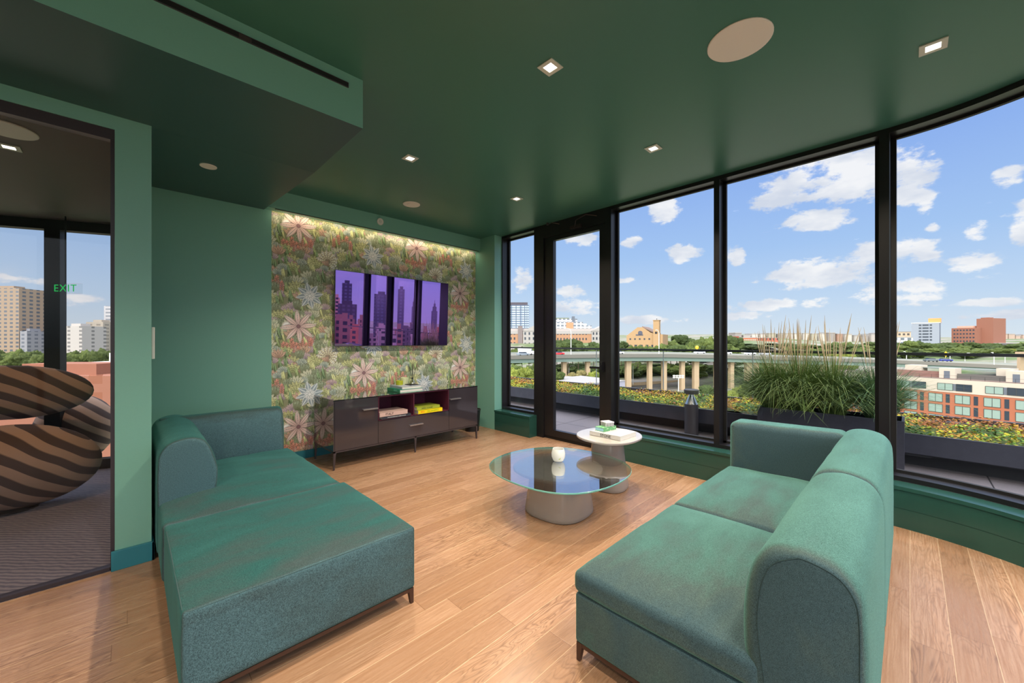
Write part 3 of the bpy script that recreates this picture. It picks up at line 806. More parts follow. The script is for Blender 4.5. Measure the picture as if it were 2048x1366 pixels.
# ================================================================ TELEVISION
tvc = Vector((2.575, 4.835, 1.752)); TILT = R_(1.9)
T = thing('television', 'large flat screen television with purple reflections on the wallpapered wall', 'television', tvc)
T.rotation_euler = (TILT, 0, 0)
def wmat(o):
    m = Matrix.Translation(o.location) @ o.rotation_euler.to_matrix().to_4x4()
    return (wmat(o.parent) @ m) if o.parent else m
M_TV = pmat('tv_screen', (.36, .20, .62, 1), .012, 1.0, .5)
m1 = MB(); m1.box((-.815, -.012, -.458), (.815, .010, .458)); o = m1.build('housing', M_BLACK, T, local=True)
m1 = MB(); m1.box((-.811, -.0135, -.454), (.811, -.0125, .454)); m1.build('screen', M_TV, T, local=True)
m1 = MB(); m1.box((-.817, -.014, -.460), (.817, -.011, -.4575)); m1.box((-.817, -.014, .4575), (.817, -.011, .460)); m1.box((-.817, -.014, -.46), (-.8145, -.011, .46)); m1.box((.8145, -.014, -.46), (.817, -.011, .46)); m1.build('bezel', pmat('tv_bezel', lin(120, 118, 122), .3, .7), T, local=True)
m1 = MB(); m1.box((-.2, .010, -.15), (.2, .066, .15)); m1.build('wall_mount', M_BLACK, T, local=True)

# ================================================================ MEDIA CONSOLE
CX0, CX1, CY0, CY1, CZ0, CZ1 = 1.522, 3.457, 4.21, 4.80, .195, .735
T = thing('media_console', 'dark glossy media console with open burgundy shelf under the television', 'sideboard', (2.49, 4.5, 0))
m1 = MB()
m1.box((CX0, CY0, CZ0), (CX0+.012, CY1, CZ1-.008)); m1.box((CX1-.012, CY0, CZ0), (CX1, CY1, CZ1-.008))
m1.box((CX0+.012, CY0+.02, CZ0), (CX1-.012, CY1, CZ0+.012)); m1.box((CX0+.012, CY1-.012, CZ0), (CX1-.012, CY1, CZ1-.008))
m1.box((2.004, CY0+.02, CZ0+.012), (2.014, CY1-.012, CZ1-.008)); m1.box((2.976, CY0+.02, CZ0+.012), (2.986, CY1-.012, CZ1-.008))
m1.box((2.014, CY0+.02, .445), (2.976, CY1-.012, .452))
m1.build('carcass', M_LACQ, T, bevel=.001)
m1 = MB(); m1.box((CX0-.002, CY0-.002, CZ1-.008), (CX1+.002, CY1, CZ1)); m1.build('top', M_LACQTOP, T)
m1 = MB(); z0, z1 = .452, CZ1-.0082
m1.box((2.0142, CY0+.001, z0), (2.9758, CY1-.0122, z0+.008)); m1.box((2.0142, CY0+.001, z1-.008), (2.9758, CY1-.0122, z1))
m1.box((2.0142, CY0+.001, z0), (2.022, CY1-.0122, z1)); m1.box((2.968, CY0+.001, z0), (2.9758, CY1-.0122, z1)); m1.box((2.461, CY0+.001, z0), (2.471, CY1-.0122, z1))
m1.box((2.022, CY1-.02, z0+.008), (2.968, CY1-.0122, z1-.008)); m1.build('open_shelf', M_BURG, T)
for (x0, x1, hx0, hx1, hz) in ((CX0+.014, 2.009, 1.83, 2.0, .602), (2.981, CX1-.014, 2.985, 3.155, .597)):
    m1 = MB(); m1.box((x0, CY0-.001, CZ0+.003), (x1, CY0+.018, CZ1-.0105)); d_ = m1.build('door', M_LACQ, T, bevel=.001)
    m1 = MB(); m1.box((hx0, CY0-.03, hz), (hx1, CY0-.001, hz+.004)); m1.box((hx0, CY0-.03, hz-.008), (hx1, CY0-.027, hz)); m1.build('handle', M_HANDLE, d_)
m1 = MB(); m1.box((2.013, CY0-.001, CZ0+.003), (2.977, CY0+.018, .448)); d_ = m1.build('drawer', M_LACQ, T, bevel=.001)
m1 = MB(); m1.box((2.40, CY0-.03, .345), (2.58, CY0-.001, .349)); m1.box((2.40, CY0-.03, .337), (2.58, CY0-.027, .345)); m1.build('handle', M_HANDLE, d_)
m1 = MB(); m1.box((CX0, CY0, .180), (CX1, CY0+.025, .1945)); m1.box((CX0, CY1-.025, .180), (CX1, CY1, .1945)); m1.box((CX0, CY0, .180), (CX0+.02, CY1, .1945)); m1.box((CX1-.02, CY0, .180), (CX1, CY1, .1945)); m1.box((2.478, CY0, .18), (2.498, CY1, .1945)); m1.build('base_frame', M_CONFR, T)
for x, sx_ in ((CX0+.012, 1), (2.488, 0), (CX1-.012, -1)):
    for y, sy in ((CY0+.012, 1), (CY1-.012, -1)):
        m1 = MB(); a, b_ = .012, .007
        m1.loft([[(x-b_-.004*sx_, y-b_, 0), (x+b_-.004*sx_, y-b_, 0), (x+b_-.004*sx_, y+b_, 0), (x-b_-.004*sx_, y+b_, 0)],
                 [(x-a, y-a, .15), (x+a, y-a, .15), (x+a, y+a, .15), (x-a, y+a, .15)],
                 [(x-a-.006*(sx_ <= 0), y-a, .18), (x+a+.006*(sx_ >= 0), y-a, .18), (x+a+.006*(sx_ >= 0), y+a, .18), (x-a-.006*(sx_ <= 0), y+a, .18)]])
        m1.build('leg', M_CONFR, T)

# ---------------------------------------------------------------- books
M_PAGE, t, b = newmat('book_pages'); oc = objco(t)
t.link(t.mix(t.noise(t.vmath('MULTIPLY', oc, (3, 3, 900)), 1, 1), lin(214, 210, 200), lin(240, 238, 232)), b.inputs['Base Color']); b.inputs['Roughness'].default_value = .8
def book(name, lab, x, y, z, L, Wd, H, rot, cover, group=None, spine=None, cat='book', txt=None, ts=.02, tcol=None, txt_x=0., tsx=1.0, spine_side='front', pages=M_PAGE):
    """L along local x (spine runs along x on the -y side)"""
    T = thing(name, lab, cat, (x, y, z), rot, group)
    th = .0025
    m1 = MB(); m1.box((-L/2, -Wd/2, 0), (L/2, Wd/2, th)); m1.box((-L/2, -Wd/2, H-th), (L/2, Wd/2, H)); m1.box((-L/2, -Wd/2, 0), (L/2, -Wd/2+th, H))
    m1.build('cover', cover, T, local=True, bevel=.0006)
    m1 = MB(); m1.box((-L/2+.004, -Wd/2+th, th), (L/2-.004, Wd/2-.004, H-th)); m1.build('page_block', pages, T, local=True)
    if txt:
        for body, sz, xx, mc, sx_ in txt:
            wm = wmat(T)
            lettering(body, sz, mc, T, wm @ Vector((xx, -Wd/2-.0009, H/2)), wm.to_3x3() @ frame_rot((1, 0, 0), (0, 0, 1)), sx=sx_)
    return T
M_INK = pmat('black_ink', lin(32, 30, 34), .5); M_WINK = pmat('white_ink', lin(235, 235, 235), .5)
book('book', 'thin dark navy book at the bottom of the left stack in the console', 2.235, 4.33, .4603, .37, .26, .030, 0, pmat('navy_cover', lin(52, 58, 70), .4), 'books in the console shelf', txt=[('MONTPARNASSE IN PARIS  SCENES OF SOUTH', .014, 0, M_WINK, .8)])
book('book', 'cream book titled ITALY lying on the navy book in the console', 2.20, 4.33, .4907, .35, .26, .050, 0, pmat('cream_pink_cover', lin(206, 178, 170), .4), 'books in the console shelf', txt=[('ITALY', .040, -.055, M_INK, .95)])
M_YEL = pmat('yellow_cover', lin(244, 222, 20), .35)
book('book', 'bright yellow book titled RIO DE JANEIRO in the right opening of the console', 2.695, 4.33, .4603, .35, .26, .045, 0, M_YEL, 'books in the console shelf', txt=[('RIO', .034, -.115, pmat('orange_ink', lin(240, 110, 20), .5), .9), ('DE JANEIRO', .034, .035, pmat('green_ink', lin(150, 190, 30), .5), .9)])
book('book', 'lime green book lying on top of the yellow book in the console', 2.675, 4.34, .5057, .33, .25, .038, 0, pmat('lime_cover', lin(160, 176, 60), .35), 'books in the console shelf', txt=[('JARDINS  DU MONDE', .018, -.02, M_INK, .9)])
M_GRN = pmat('emerald_cover', lin(0, 150, 108), .4)
book('book', 'emerald green book under a pale grey one on top of the console', 2.462, 4.42, .7355, .325, .31, .038, R_(-90), M_GRN, 'books on top of the console', txt=[('INFINITI', .026, .05, pmat('mint_ink', lin(120, 214, 186), .5), .9)])
book('book', 'pale grey book lying on the emerald book on top of the console', 2.478, 4.425, .7738, .30, .27, .030, R_(-90), pmat('pale_grey_cover', lin(178, 184, 200), .4), 'books on top of the console')
# candle jar, second candle, reed diffuser on a tray
ZB = .8042
T = thing('tray', 'small black tray under the reed diffuser on the console books', 'tray', (2.56, 4.41, ZB)); m1 = MB(); m1.rbox((2.49, 4.34, ZB), (2.61, 4.48, ZB+.008), .003, 2); m1.build('plate', M_BLACK, T)
T = thing('reed_diffuser', 'clear glass reed diffuser with black sticks on the small tray', 'diffuser', (2.56, 4.41, ZB+.008))
m1 = MB(); m1.lathe([(.001, .001), (.036, .001), (.038, .01), (.030, .04), (.012, .058), (.012, .075), (.010, .075)], (2.56, 4.41, ZB+.008), 24); m1.build('bottle', M_TABLEGLASS, T, smooth=50)
m1 = MB(); m1.lathe([(.001, .004), (.033, .004), (.034, .012), (.029, .032), (.001, .032)], (2.56, 4.41, ZB+.008), 24); m1.build('oil', pmat('amber_oil', lin(170, 160, 96), .15), T, smooth=50)
m1 = MB(); m1.cyl((2.56, 4.41, ZB+.075), (2.56, 4.41, ZB+.09), .013, .013, 16); m1.build('collar', M_BLACK, T)
for dx, dy in ((-.045, .02), (.05, -.03), (-.02, -.03), (.03, .03)):
    m1 = MB(); m1.cyl((2.56-dx*.15, 4.41-dy*.15, ZB+.02), (2.56+dx, 4.41+dy, ZB+.26), .0022, .0026, 6); m1.build('reed', M_BLACK, T)
T = thing('candle', 'low lime green candle jar at the left edge of the console books', 'candle', (2.43, 4.50, ZB))
m1 = MB(); m1.lathe([(.001, 0), (.041, 0), (.043, .006), (.043, .052), (.039, .055), (.037, .050), (.001, .048)], (2.43, 4.50, ZB), 28); m1.build('jar', pmat('lime_glass', lin(176, 184, 40), .12, 0, .7), T, smooth=50)
m1 = MB(); m1.cyl((2.43, 4.50, ZB+.048), (2.43, 4.50, ZB+.058), .0012, .0012, 5); m1.build('wick', M_BLACK, T)
T = thing('candle', 'taller pale cream candle between the lime jar and the diffuser', 'candle', (2.51, 4.52, ZB))
m1 = MB(); m1.lathe([(.001, 0), (.048, 0), (.05, .006), (.05, .086), (.046, .088), (.045, .078), (.001, .076)], (2.51, 4.52, ZB), 28); m1.build('jar', pmat('pale_candle_glass', lin(214, 220, 176), .15, 0, .6), T, smooth=50)
m1 = MB(); m1.cyl((2.51, 4.52, ZB+.076), (2.51, 4.52, ZB+.086), .0012, .0012, 5); m1.build('wick', M_BLACK, T)
# round bin beside the console
T = thing('waste_bin', 'black round waste bin in the corner beside the console', 'bin', (3.72, 4.66, 0))
m1 = MB(); m1.lathe([(.001, .005), (.10, .005), (.105, 0), (.13, .32), (.122, .32), (.098, .02), (.001, .02)], (3.72, 4.66, 0), 32); m1.build('body', M_BLACK, T, smooth=40)
m1 = MB(); m1.lathe([(.131, .312), (.134, .318), (.131, .325), (.121, .325), (.121, .318)], (3.72, 4.66, 0), 32); m1.build('rim', M_GASKET, T, smooth=40)

# ================================================================ TABLES
def smooth_loop(pts, n):
    pts = [Vector((p[0], p[1], 0)) for p in pts]; k = len(pts); out = []
    for i in range(k):
        p0, p1, p2, p3 = pts[i-1], pts[i], pts[(i+1) % k], pts[(i+2) % k]
        for j in range(n):
            t = j/n
            out.append(.5*((2*p1)+(-p0+p2)*t+(2*p0-5*p1+4*p2-p3)*t*t+(-p0+3*p1-3*p2+p3)*t**3))
    return out
def relax(pts, it=4):
    for _ in range(it): pts = [(pts[i-1]+pts[i]*2+pts[(i+1) % len(pts)])/4 for i in range(len(pts))]
    return pts
GL = [(2.031,2.389),(2.141,2.481),(2.32,2.545),(2.527,2.555),(2.748,2.503),(2.91,2.39),(3.0,2.218),(3.03,2.001),(3.009,1.813),(2.967,1.67),(2.886,1.551),(2.791,1.476),(2.655,1.427),(2.454,1.413),(2.272,1.432),(2.133,1.469),(2.024,1.547),(1.96,1.648),(1.924,1.792),(1.916,1.941),(1.935,2.134),(1.975,2.28)]
gl_ = [Vector((2.46+(p.x-2.46)*.985, 1.97+(p.y-1.97)*.985, 0)) for p in relax(smooth_loop(GL, 5), 60)]
T = thing('coffee_table', 'low coffee table with a large rounded clear glass top and taupe pedestal', 'coffee table', (2.46, 1.97, 0))
def slab(loop, z0, z1, r, mat_face, mat_edge=None, name='top', T=None, smooth=35):
    c = sum(loop, Vector())/len(loop); m1 = MB(); rings = []
    for dz, ins in ((z0, r), (z0+r, 0), (z1-r, 0), (z1, r)):
        rings.append([(p.x-(p-c).normalized().x*ins, p.y-(p-c).normalized().y*ins, dz) for p in loop])
    n = len(loop)
    b = m1.add([q for rg_ in rings for q in rg_], [], None)
    me_ = m1.mi(mat_edge or mat_face); mf_ = m1.mi(mat_face)
    for k in range(3):
        for i in range(n):
            j = (i+1) % n; m1.f.append([k*n+i, k*n+j, (k+1)*n+j, (k+1)*n+i]); m1.m.append(me_)
    m1.f.append(list(range(n-1, -1, -1))); m1.m.append(mf_); m1.f.append([3*n+i for i in range(n)]); m1.m.append(mf_)
    return m1.build(name, None, T, smooth=smooth)
slab(gl_, .343, .355, .002, M_TABLEGLASS, M_GLASSEDGE, 'glass_top', T)
def squircle(cx, cy, rx, ry, rot, n=64, p=3.0, tri=0):
    out = []
    for i in range(n):
        a = 2*math.pi*i/n; c_, s_ = math.cos(a), math.sin(a)
        r = (abs(c_)**p+abs(s_)**p)**(-1/p)*(1+tri*math.cos(3*a))
        x, y = rx*r*c_, ry*r*s_
        out.append(Vector((cx+x*math.cos(rot)-y*math.sin(rot), cy+x*math.sin(rot)+y*math.cos(rot), 0)))
    return out
def pedestal(cx, cy, prof, rot, T, name='pedestal', mat=None, p=2.7, cap=None):
    m1 = MB(); rings = []
    for s_, z, ox, oy in prof:
        rings.append([(q.x, q.y, z) for q in squircle(cx+ox, cy+oy, s_, s_, rot, 64, p)])
    m1.loft(rings); return m1.build(name, mat or M_TAUPE, T, smooth=50)
BX, BY = 2.47, 1.975
pedestal(BX, BY, [(.248, .004, 0, 0), (.252, .010, 0, 0), (.250, .03, 0, 0), (.226, .22, 0, 0), (.222, .315, 0, 0)], R_(5), T)
pedestal(BX, BY, [(.244, 0, 0, 0), (.244, .006, 0, 0)], R_(5), T, 'foot_ring', M_GASKET)
dl = squircle(2.48, 2.0, .345, .345, R_(5), 72, 2.3)
slab(dl, .318, .3425, .006, M_TAUPE, None, 'support_disc', T)
# side table
T = thing('side_table', 'taller small side table with a pale top holding the stone book', 'side table', (3.19, 1.97, 0))
SL = [(2.918,2.161),(3.036,2.211),(3.151,2.224),(3.293,2.191),(3.408,2.12),(3.449,2.012),(3.462,1.871),(3.419,1.76),(3.309,1.675),(3.204,1.635),(3.072,1.63),(2.933,1.662),(2.849,1.723),(2.806,1.815),(2.810,1.956),(2.848,2.074)]
sl_ = relax(smooth_loop(SL, 5), 40)
slab(sl_, .482, .50, .004, M_TAUPETOP, M_TAUPE, 'tabletop', T)
pedestal(3.195, 1.98, [(.178, .004, 0, 0), (.182, .012, 0, 0), (.180, .03, 0, 0), (.145, .32, 0, 0), (.134, .4815, 0, 0)], R_(12), T)
pedestal(3.195, 1.98, [(.175, 0, 0, 0), (.175, .006, 0, 0)], R_(12), T, 'foot_ring', M_GASKET)
# stone book, patterned books
M_STONEC = pmat('white_cover', lin(204, 202, 200), .45)
book('book', 'large white book titled STONE lying on the side table', 3.131, 1.885, .5005, .31, .28, .036, R_(-90), M_STONEC, txt=[('STONE', .034, .01, M_INK, 1.0)])
M_GP, t, b = newmat('green_print_cover'); oc = objco(t); v = t.add('ShaderNodeTexVoronoi', i={'Scale': 62.}); t.link(oc, v.inputs['Vector'])
t.link(t.mix(t.mapr(v.outputs[0], .25, .34), lin(208, 232, 196), lin(98, 168, 112)), b.inputs['Base Color'])
M_BLUEP = pmat('pale_blue_pages', lin(158, 206, 226), .6)
book('book', 'small pale blue and green patterned book on the stone book', 3.135, 1.965, .5368, .185, .10, .034, R_(-5), M_GP, pages=M_BLUEP)
M_STP, t, b = newmat('black_white_stripe'); oc = objco(t); wv = t.add('ShaderNodeSeparateXYZ'); t.link(oc, wv.inputs[0])
sm = t.math('ADD', wv.outputs[0], wv.outputs[1]); t.link(t.mix(t.math('GREATER_THAN', t.math('FRACT', t.math('MULTIPLY', sm, 78)), .5), lin(226, 224, 226), lin(40, 40, 52)), b.inputs['Base Color'])
T = thing('trinket_box', 'tiny black and white striped box on top of the green book', 'box', (3.165, 1.965, .571), R_(-25))
m1 = MB(); m1.rbox((-.045, -.045, .0), (.045, .045, .030), .003, 2); m1.build('box_base', M_STP, T, local=True)
m1 = MB(); m1.rbox((-.046, -.046, .0302), (.046, .046, .040), .003, 2); m1.build('lid', pmat('grey_white_lid', lin(214, 212, 222), .4), T, local=True)
# candle on the coffee table
CXY = (2.545, 2.045)
T = thing('candle', 'white frosted round candle glass on the glass coffee table', 'candle', (*CXY, .3555))
M_FROST = pmat('frosted_white_glass', lin(222, 224, 222), .18, 0, .6)
m1 = MB(); m1.lathe([(.001, 0), (.030, 0), (.045, .012), (.056, .040), (.057, .070), (.050, .098), (.046, .106), (.043, .104), (.046, .09), (.05, .07), (.048, .05), (.001, .045)], (*CXY, .3556), 36); m1.build('glass', M_FROST, T, smooth=60)
cdir = Vector((-CXY[0], -CXY[1], 0)).normalized()
m1 = MB(); cc_ = Vector((*CXY, .397))+cdir*.0555+Vector((cdir.y, -cdir.x, 0))*(-.008); m1.add([cc_+Vector((cdir.y, -cdir.x, 0))*.011*math.cos(a*math.pi/4)+Vector((0, 0, 1))*.012*math.sin(a*math.pi/4)-cdir*.002 for a in range(8)], [tuple(range(8))]); 
m1.build('label', pmat('lime_label', lin(170, 190, 60), .5), T)
m1 = MB(); m1.cyl((*CXY, .40), (*CXY, .425), .0013, .0013, 5); m1.build('wick', M_BLACK, T)

# ================================================================ SOFAS
BP = [(0.0, .10), (0, .30), (0, .50), (.003, .62), (.013, .682), (.045, .728), (.10, .750), (.16, .754), (.215, .738), (.252, .70), (.28, .63), (.297, .53), (.294, .42), (.278, .31), (.264, .20), (.26, .10)]
def dense(prof, n=4):
    out = []
    for i in range(len(prof)-1):
        p0, p1, p2, p3 = [Vector((*prof[max(0, min(len(prof)-1, k))], 0)) for k in (i-1, i, i+1, i+2)]
        for j in range(n):
            t = j/n; out.append(.5*((2*p1)+(-p0+p2)*t+(2*p0-5*p1+4*p2-p3)*t*t+(-p0+3*p1-3*p2+p3)*t**3))
    out.append(Vector((*prof[-1], 0))); return out
DBP = dense(BP)
def backrest(a, b, mapf, r=.03, prof=DBP, cap=True, wob=.006, seed=0):
    """extrude the backrest profile from a to b (rounded ends); mapf(u, s, z) -> world"""
    cu = sum(p.x for p in prof)/len(prof); cz = .42
    rings = []; ss = []
    for k in range(7): th = math.pi/2*k/6; ss.append((a+(1 if b > a else -1)*r*(1-math.sin(th)) if False else a+(1 if b > a else -1)*r*(1-math.cos(th)), r*(1-math.sin(th))))
    n = 12
    for k in range(1, n): ss.append((a+(b-a)*k/n, 0))
    for k in range(6, -1, -1): th = math.pi/2*k/6; ss.append((b-(1 if b > a else -1)*r*(1-math.cos(th)), r*(1-math.sin(th))))
    for s_, ins in ss:
        ring = []
        for p in prof:
            d = Vector((p.x-.145, (p.y-cz)*.45, 0)); d = d.normalized() if d.length > 1e-6 else d; d = d*(.30+.70*max(0, d.x)**.7 if d.x > 0 else .30)
            u, z = p.x-d.x*ins, p.y-d.y*ins
            if p.y > .3:
                nn = noise.noise(Vector((s_*5+seed, u*6, z*5)))*wob; u += d.x*nn; z += d.y*nn
            ring.append(mapf(u, s_, max(z, prof[0].y)))
        rings.append(ring)
    m1 = MB(); m1.loft(rings)
    return m1
def wobble(seed, amp=.004, f=4):
    def fn(q):
        n = noise.noise(Vector((q.x*f+seed, q.y*f, q.z*f)))
        return q+Vector((0, 0, amp*n)) if q.z > .25 else q
    return fn
SX0, SX1 = 1.35, 3.60; AX = 3.37; YBK = .075; YF = 1.0; SEAM = 2.34
T = thing('sofa', 'two seat teal chenille sofa with its back to the curved window', 'sofa', (2.47, .55, 0))
for x0, x1 in ((SX0, SEAM-.002), (SEAM+.002, AX-.002)):
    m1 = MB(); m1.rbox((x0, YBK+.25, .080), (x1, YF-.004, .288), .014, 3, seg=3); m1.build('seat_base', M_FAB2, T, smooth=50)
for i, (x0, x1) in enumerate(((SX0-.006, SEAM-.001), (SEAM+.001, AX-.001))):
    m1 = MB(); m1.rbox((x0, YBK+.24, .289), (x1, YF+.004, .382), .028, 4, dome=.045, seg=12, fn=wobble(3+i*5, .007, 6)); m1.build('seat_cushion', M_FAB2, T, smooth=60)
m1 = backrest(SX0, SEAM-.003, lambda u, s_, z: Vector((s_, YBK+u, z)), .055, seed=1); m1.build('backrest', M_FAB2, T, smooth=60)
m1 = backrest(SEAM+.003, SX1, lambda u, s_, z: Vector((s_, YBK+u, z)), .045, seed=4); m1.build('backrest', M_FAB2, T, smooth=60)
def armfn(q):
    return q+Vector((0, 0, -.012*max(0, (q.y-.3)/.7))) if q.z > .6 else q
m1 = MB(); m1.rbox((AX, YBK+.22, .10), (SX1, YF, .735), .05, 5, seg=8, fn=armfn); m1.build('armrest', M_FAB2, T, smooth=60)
m1 = MB()
m1.tube([(AX+.006, y, .70-.012*max(0, (y-.3)/.7)) for y in [YF-.02-.06*k for k in range(12)]], .0022, 5)
m1.build('armrest_piping', M_SEAM, T); m1 = MB()
m1.tube([(SX0-.0065+.008, y, .366) for y in [YF-.03-.065*k for k in range(10)]], .0018, 5)
pr = [p for p in DBP if p.y > .12]

def inset(p, r, cz=.42):
    d = Vector((p.x-.145, (p.y-cz)*.45, 0)).normalized(); return p-d*r*(.30+.70*max(0, d.x)**.7 if d.x > 0 else .30)
m1.build('seat_piping', M_SEAM, T); m1 = MB()
m1.tube([(SX0-.0003, YBK+inset(p, .054).x, inset(p, .054).y) for p in pr], .0012, 5)
m1.build('seam_piping', M_SEAM, T)
m1 = MB(); m1.box((SX0+.02, YBK+.03, .062), (SX1-.02, YBK+.05, .0795)); m1.box((SX0+.008, YF-.03, .062), (SX1-.02, YF-.010, .0795)); m1.box((SX0+.008, YBK+.05, .062), (SX0+.028, YF-.03, .0795)); m1.box((SX1-.04, YBK+.05, .062), (SX1-.02, YF-.03, .0795)); m1.build('plinth', M_WALNUT, T)
def wood_leg(x, y, sx_, sy, T, h=.0795):
    m1 = MB(); a, b_ = .028, .017
    def ring(r, z, k): return [(x, y, z), (x+sx_*r, y, z), (x+sx_*r, y+sy*r, z), (x, y+sy*r, z)]
    m1.loft([ring(b_, 0, 0), ring(a, h, 0)]); m1.build('leg', M_WALNUT, T, bevel=.001)
for x, y, a, b_ in ((SX0+.006, YF-.008, 1, -1), (SX0+.006, YBK+.02, 1, 1), (SX1-.02, YF-.02, -1, -1), (SX1-.02, YBK+.02, -1, 1), (SEAM, YF-.008, 1, -1), (SEAM, YBK+.02, 1, 1)): wood_leg(x, y, a, b_, T)

# chaise longue on the left
HX0, HX1 = .130, 1.058; HY0, HS, HY1 = 1.792, 2.722, 4.225
T = thing('chaise_longue', 'teal chenille chaise longue with corner backrest beside the green column', 'chaise longue', (.6, 3.0, 0))
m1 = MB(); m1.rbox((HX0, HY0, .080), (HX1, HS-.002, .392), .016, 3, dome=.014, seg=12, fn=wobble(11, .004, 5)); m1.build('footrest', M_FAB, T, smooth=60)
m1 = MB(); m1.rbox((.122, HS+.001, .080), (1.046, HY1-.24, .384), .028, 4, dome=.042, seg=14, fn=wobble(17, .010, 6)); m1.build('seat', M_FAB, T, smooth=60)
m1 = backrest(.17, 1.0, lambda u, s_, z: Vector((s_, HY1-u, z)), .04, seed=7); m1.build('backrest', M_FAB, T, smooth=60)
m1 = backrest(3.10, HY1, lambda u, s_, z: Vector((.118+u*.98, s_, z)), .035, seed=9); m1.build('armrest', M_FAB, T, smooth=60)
m1 = MB(); z = .3905
m1.tube([(HX0+.006, HY0+.03+k*.09, .388) for k in range(10)], .0022, 5); m1.tube([(HX0+.02+k*.09, HY0+.005, .388) for k in range(11)], .002, 5)
m1.build('seam_piping', pmat('pale_seam', lin(66, 94, 98), .9), T)
m1 = MB(); m1.box((HX0+.01, HY0+.008, .062), (HX1-.008, HY0+.028, .0795)); m1.box((HX1-.04, HY0+.028, .062), (HX1-.02, HY1-.05, .0795)); m1.box((HX0+.01, HY0+.028, .062), (HX0+.03, HY1-.05, .0795)); m1.build('plinth', M_WALNUT, T)
for x, y, a, b_ in ((HX1-.006, HY0+.006, -1, 1), (HX0+.01, HY0+.006, 1, 1), (HX1-.03, HY1-.06, -1, -1), (HX0+.01, HY1-.06, 1, -1), (HX1-.03, HS, -1, 1), (HX0+.01, HS, 1, 1)): wood_leg(x, y, a, b_, T)

# ================================================================ TERRACE
M_PAVER, t, b = newmat('terrace_pavers'); Pn = worldco(t); s_ = t.add('ShaderNodeSeparateXYZ'); t.link(Pn, s_.inputs[0])
def grid_line(t, v, per, off, wd):
    f = t.math('FRACT', t.math('DIVIDE', t.math('ADD', v, off), per)); e = t.math('MINIMUM', f, t.math('SUBTRACT', 1, f)); return t.mapr(e, wd*.6, wd, 1, 0)
ln = t.math('MAXIMUM', grid_line(t, s_.outputs[0], .92, .30, .008), grid_line(t, s_.outputs[1], .92, .55, .008))
bs = t.mix(t.noise(Pn, 60, 5, .7), lin(100, 96, 102), lin(130, 124, 130)); bs = t.mix(t.math('MULTIPLY', t.noise(Pn, 1.5, 3), .35), bs, lin(112, 108, 114))
t.link(t.mix(ln, bs, lin(36, 36, 42)), b.inputs['Base Color']); b.inputs['Roughness'].default_value = .7
mb = MB(); mb.prism([(p[0], p[1]) for p in path(.121, -4, S_END)] + [(3, YB-.13), (3, -9), (7.7, -9), (7.7, 12), (4.27, 12)], -.30, -.02); struct(mb.build('floor_terrace', M_PAVER))
M_CURB, t, b = newmat('black_planter_metal'); Pn = worldco(t); t.link(t.mix(t.noise(Pn, 9, 5, .7), lin(38, 40, 52), lin(58, 60, 72)), b.inputs['Base Color']); b.inputs['Roughness'].default_value = .45
M_DARKSTRIP = pmat('dark_membrane', lin(26, 27, 34), .7)
mb = MB(); mb.box((6.0, -9, .15), (6.02, 11.9, .352)); mb.box((6.0, -9, .352), (6.035, 11.9, .358)); struct(mb.build('trim_green_roof_edge', M_CURB))
mb = MB(); mb.box((6.24, -9, -.02), (7.30, 11.9, .30)); 
rg = random.Random(3); y = -9
while y < 11.8:
    l = rg.uniform(.3, .9); mb.box((6.03, y, .150-rg.uniform(0, .035)), (6.24, min(11.9, y+l), .16)); y += l
struct(mb.build('trim_green_roof_base', M_DARKSTRIP))
mb = MB(); mb.box((7.30, -9, -.30), (7.62, 11.9, .345)); struct(mb.build('trim_parapet_coping', pmat('coping_grey', lin(130, 130, 138), .5)))

def color_mesh(name, vs, fs, cols, mat_name, rough=.6, parent=None, trans=0):
    me = bpy.data.meshes.new(name); vv = vs
    if parent is not None:
        l = parent.location; vv = [(v[0]-l.x, v[1]-l.y, v[2]-l.z) for v in vs]
    me.from_pydata(vv, [], fs)
    at = me.color_attributes.new('leaf', 'FLOAT_COLOR', 'POINT'); at.data.foreach_set('color', np.array(cols, np.float32).reshape(-1))
    if mat_name in bpy.data.materials: m = bpy.data.materials[mat_name]
    else:
        m, t, b = newmat(mat_name); a = t.add('ShaderNodeAttribute', attribute_name='leaf'); t.link(a.outputs[0], b.inputs['Base Color']); b.inputs['Roughness'].default_value = rough; b.inputs['Specular IOR Level'].default_value = .25
        b.inputs['Subsurface Weight'].default_value = 0
    me.materials.append(m); me.update()
    o = bpy.data.objects.new(name, me); COL.objects.link(o)
    if parent is not None: o.parent = parent
    return o
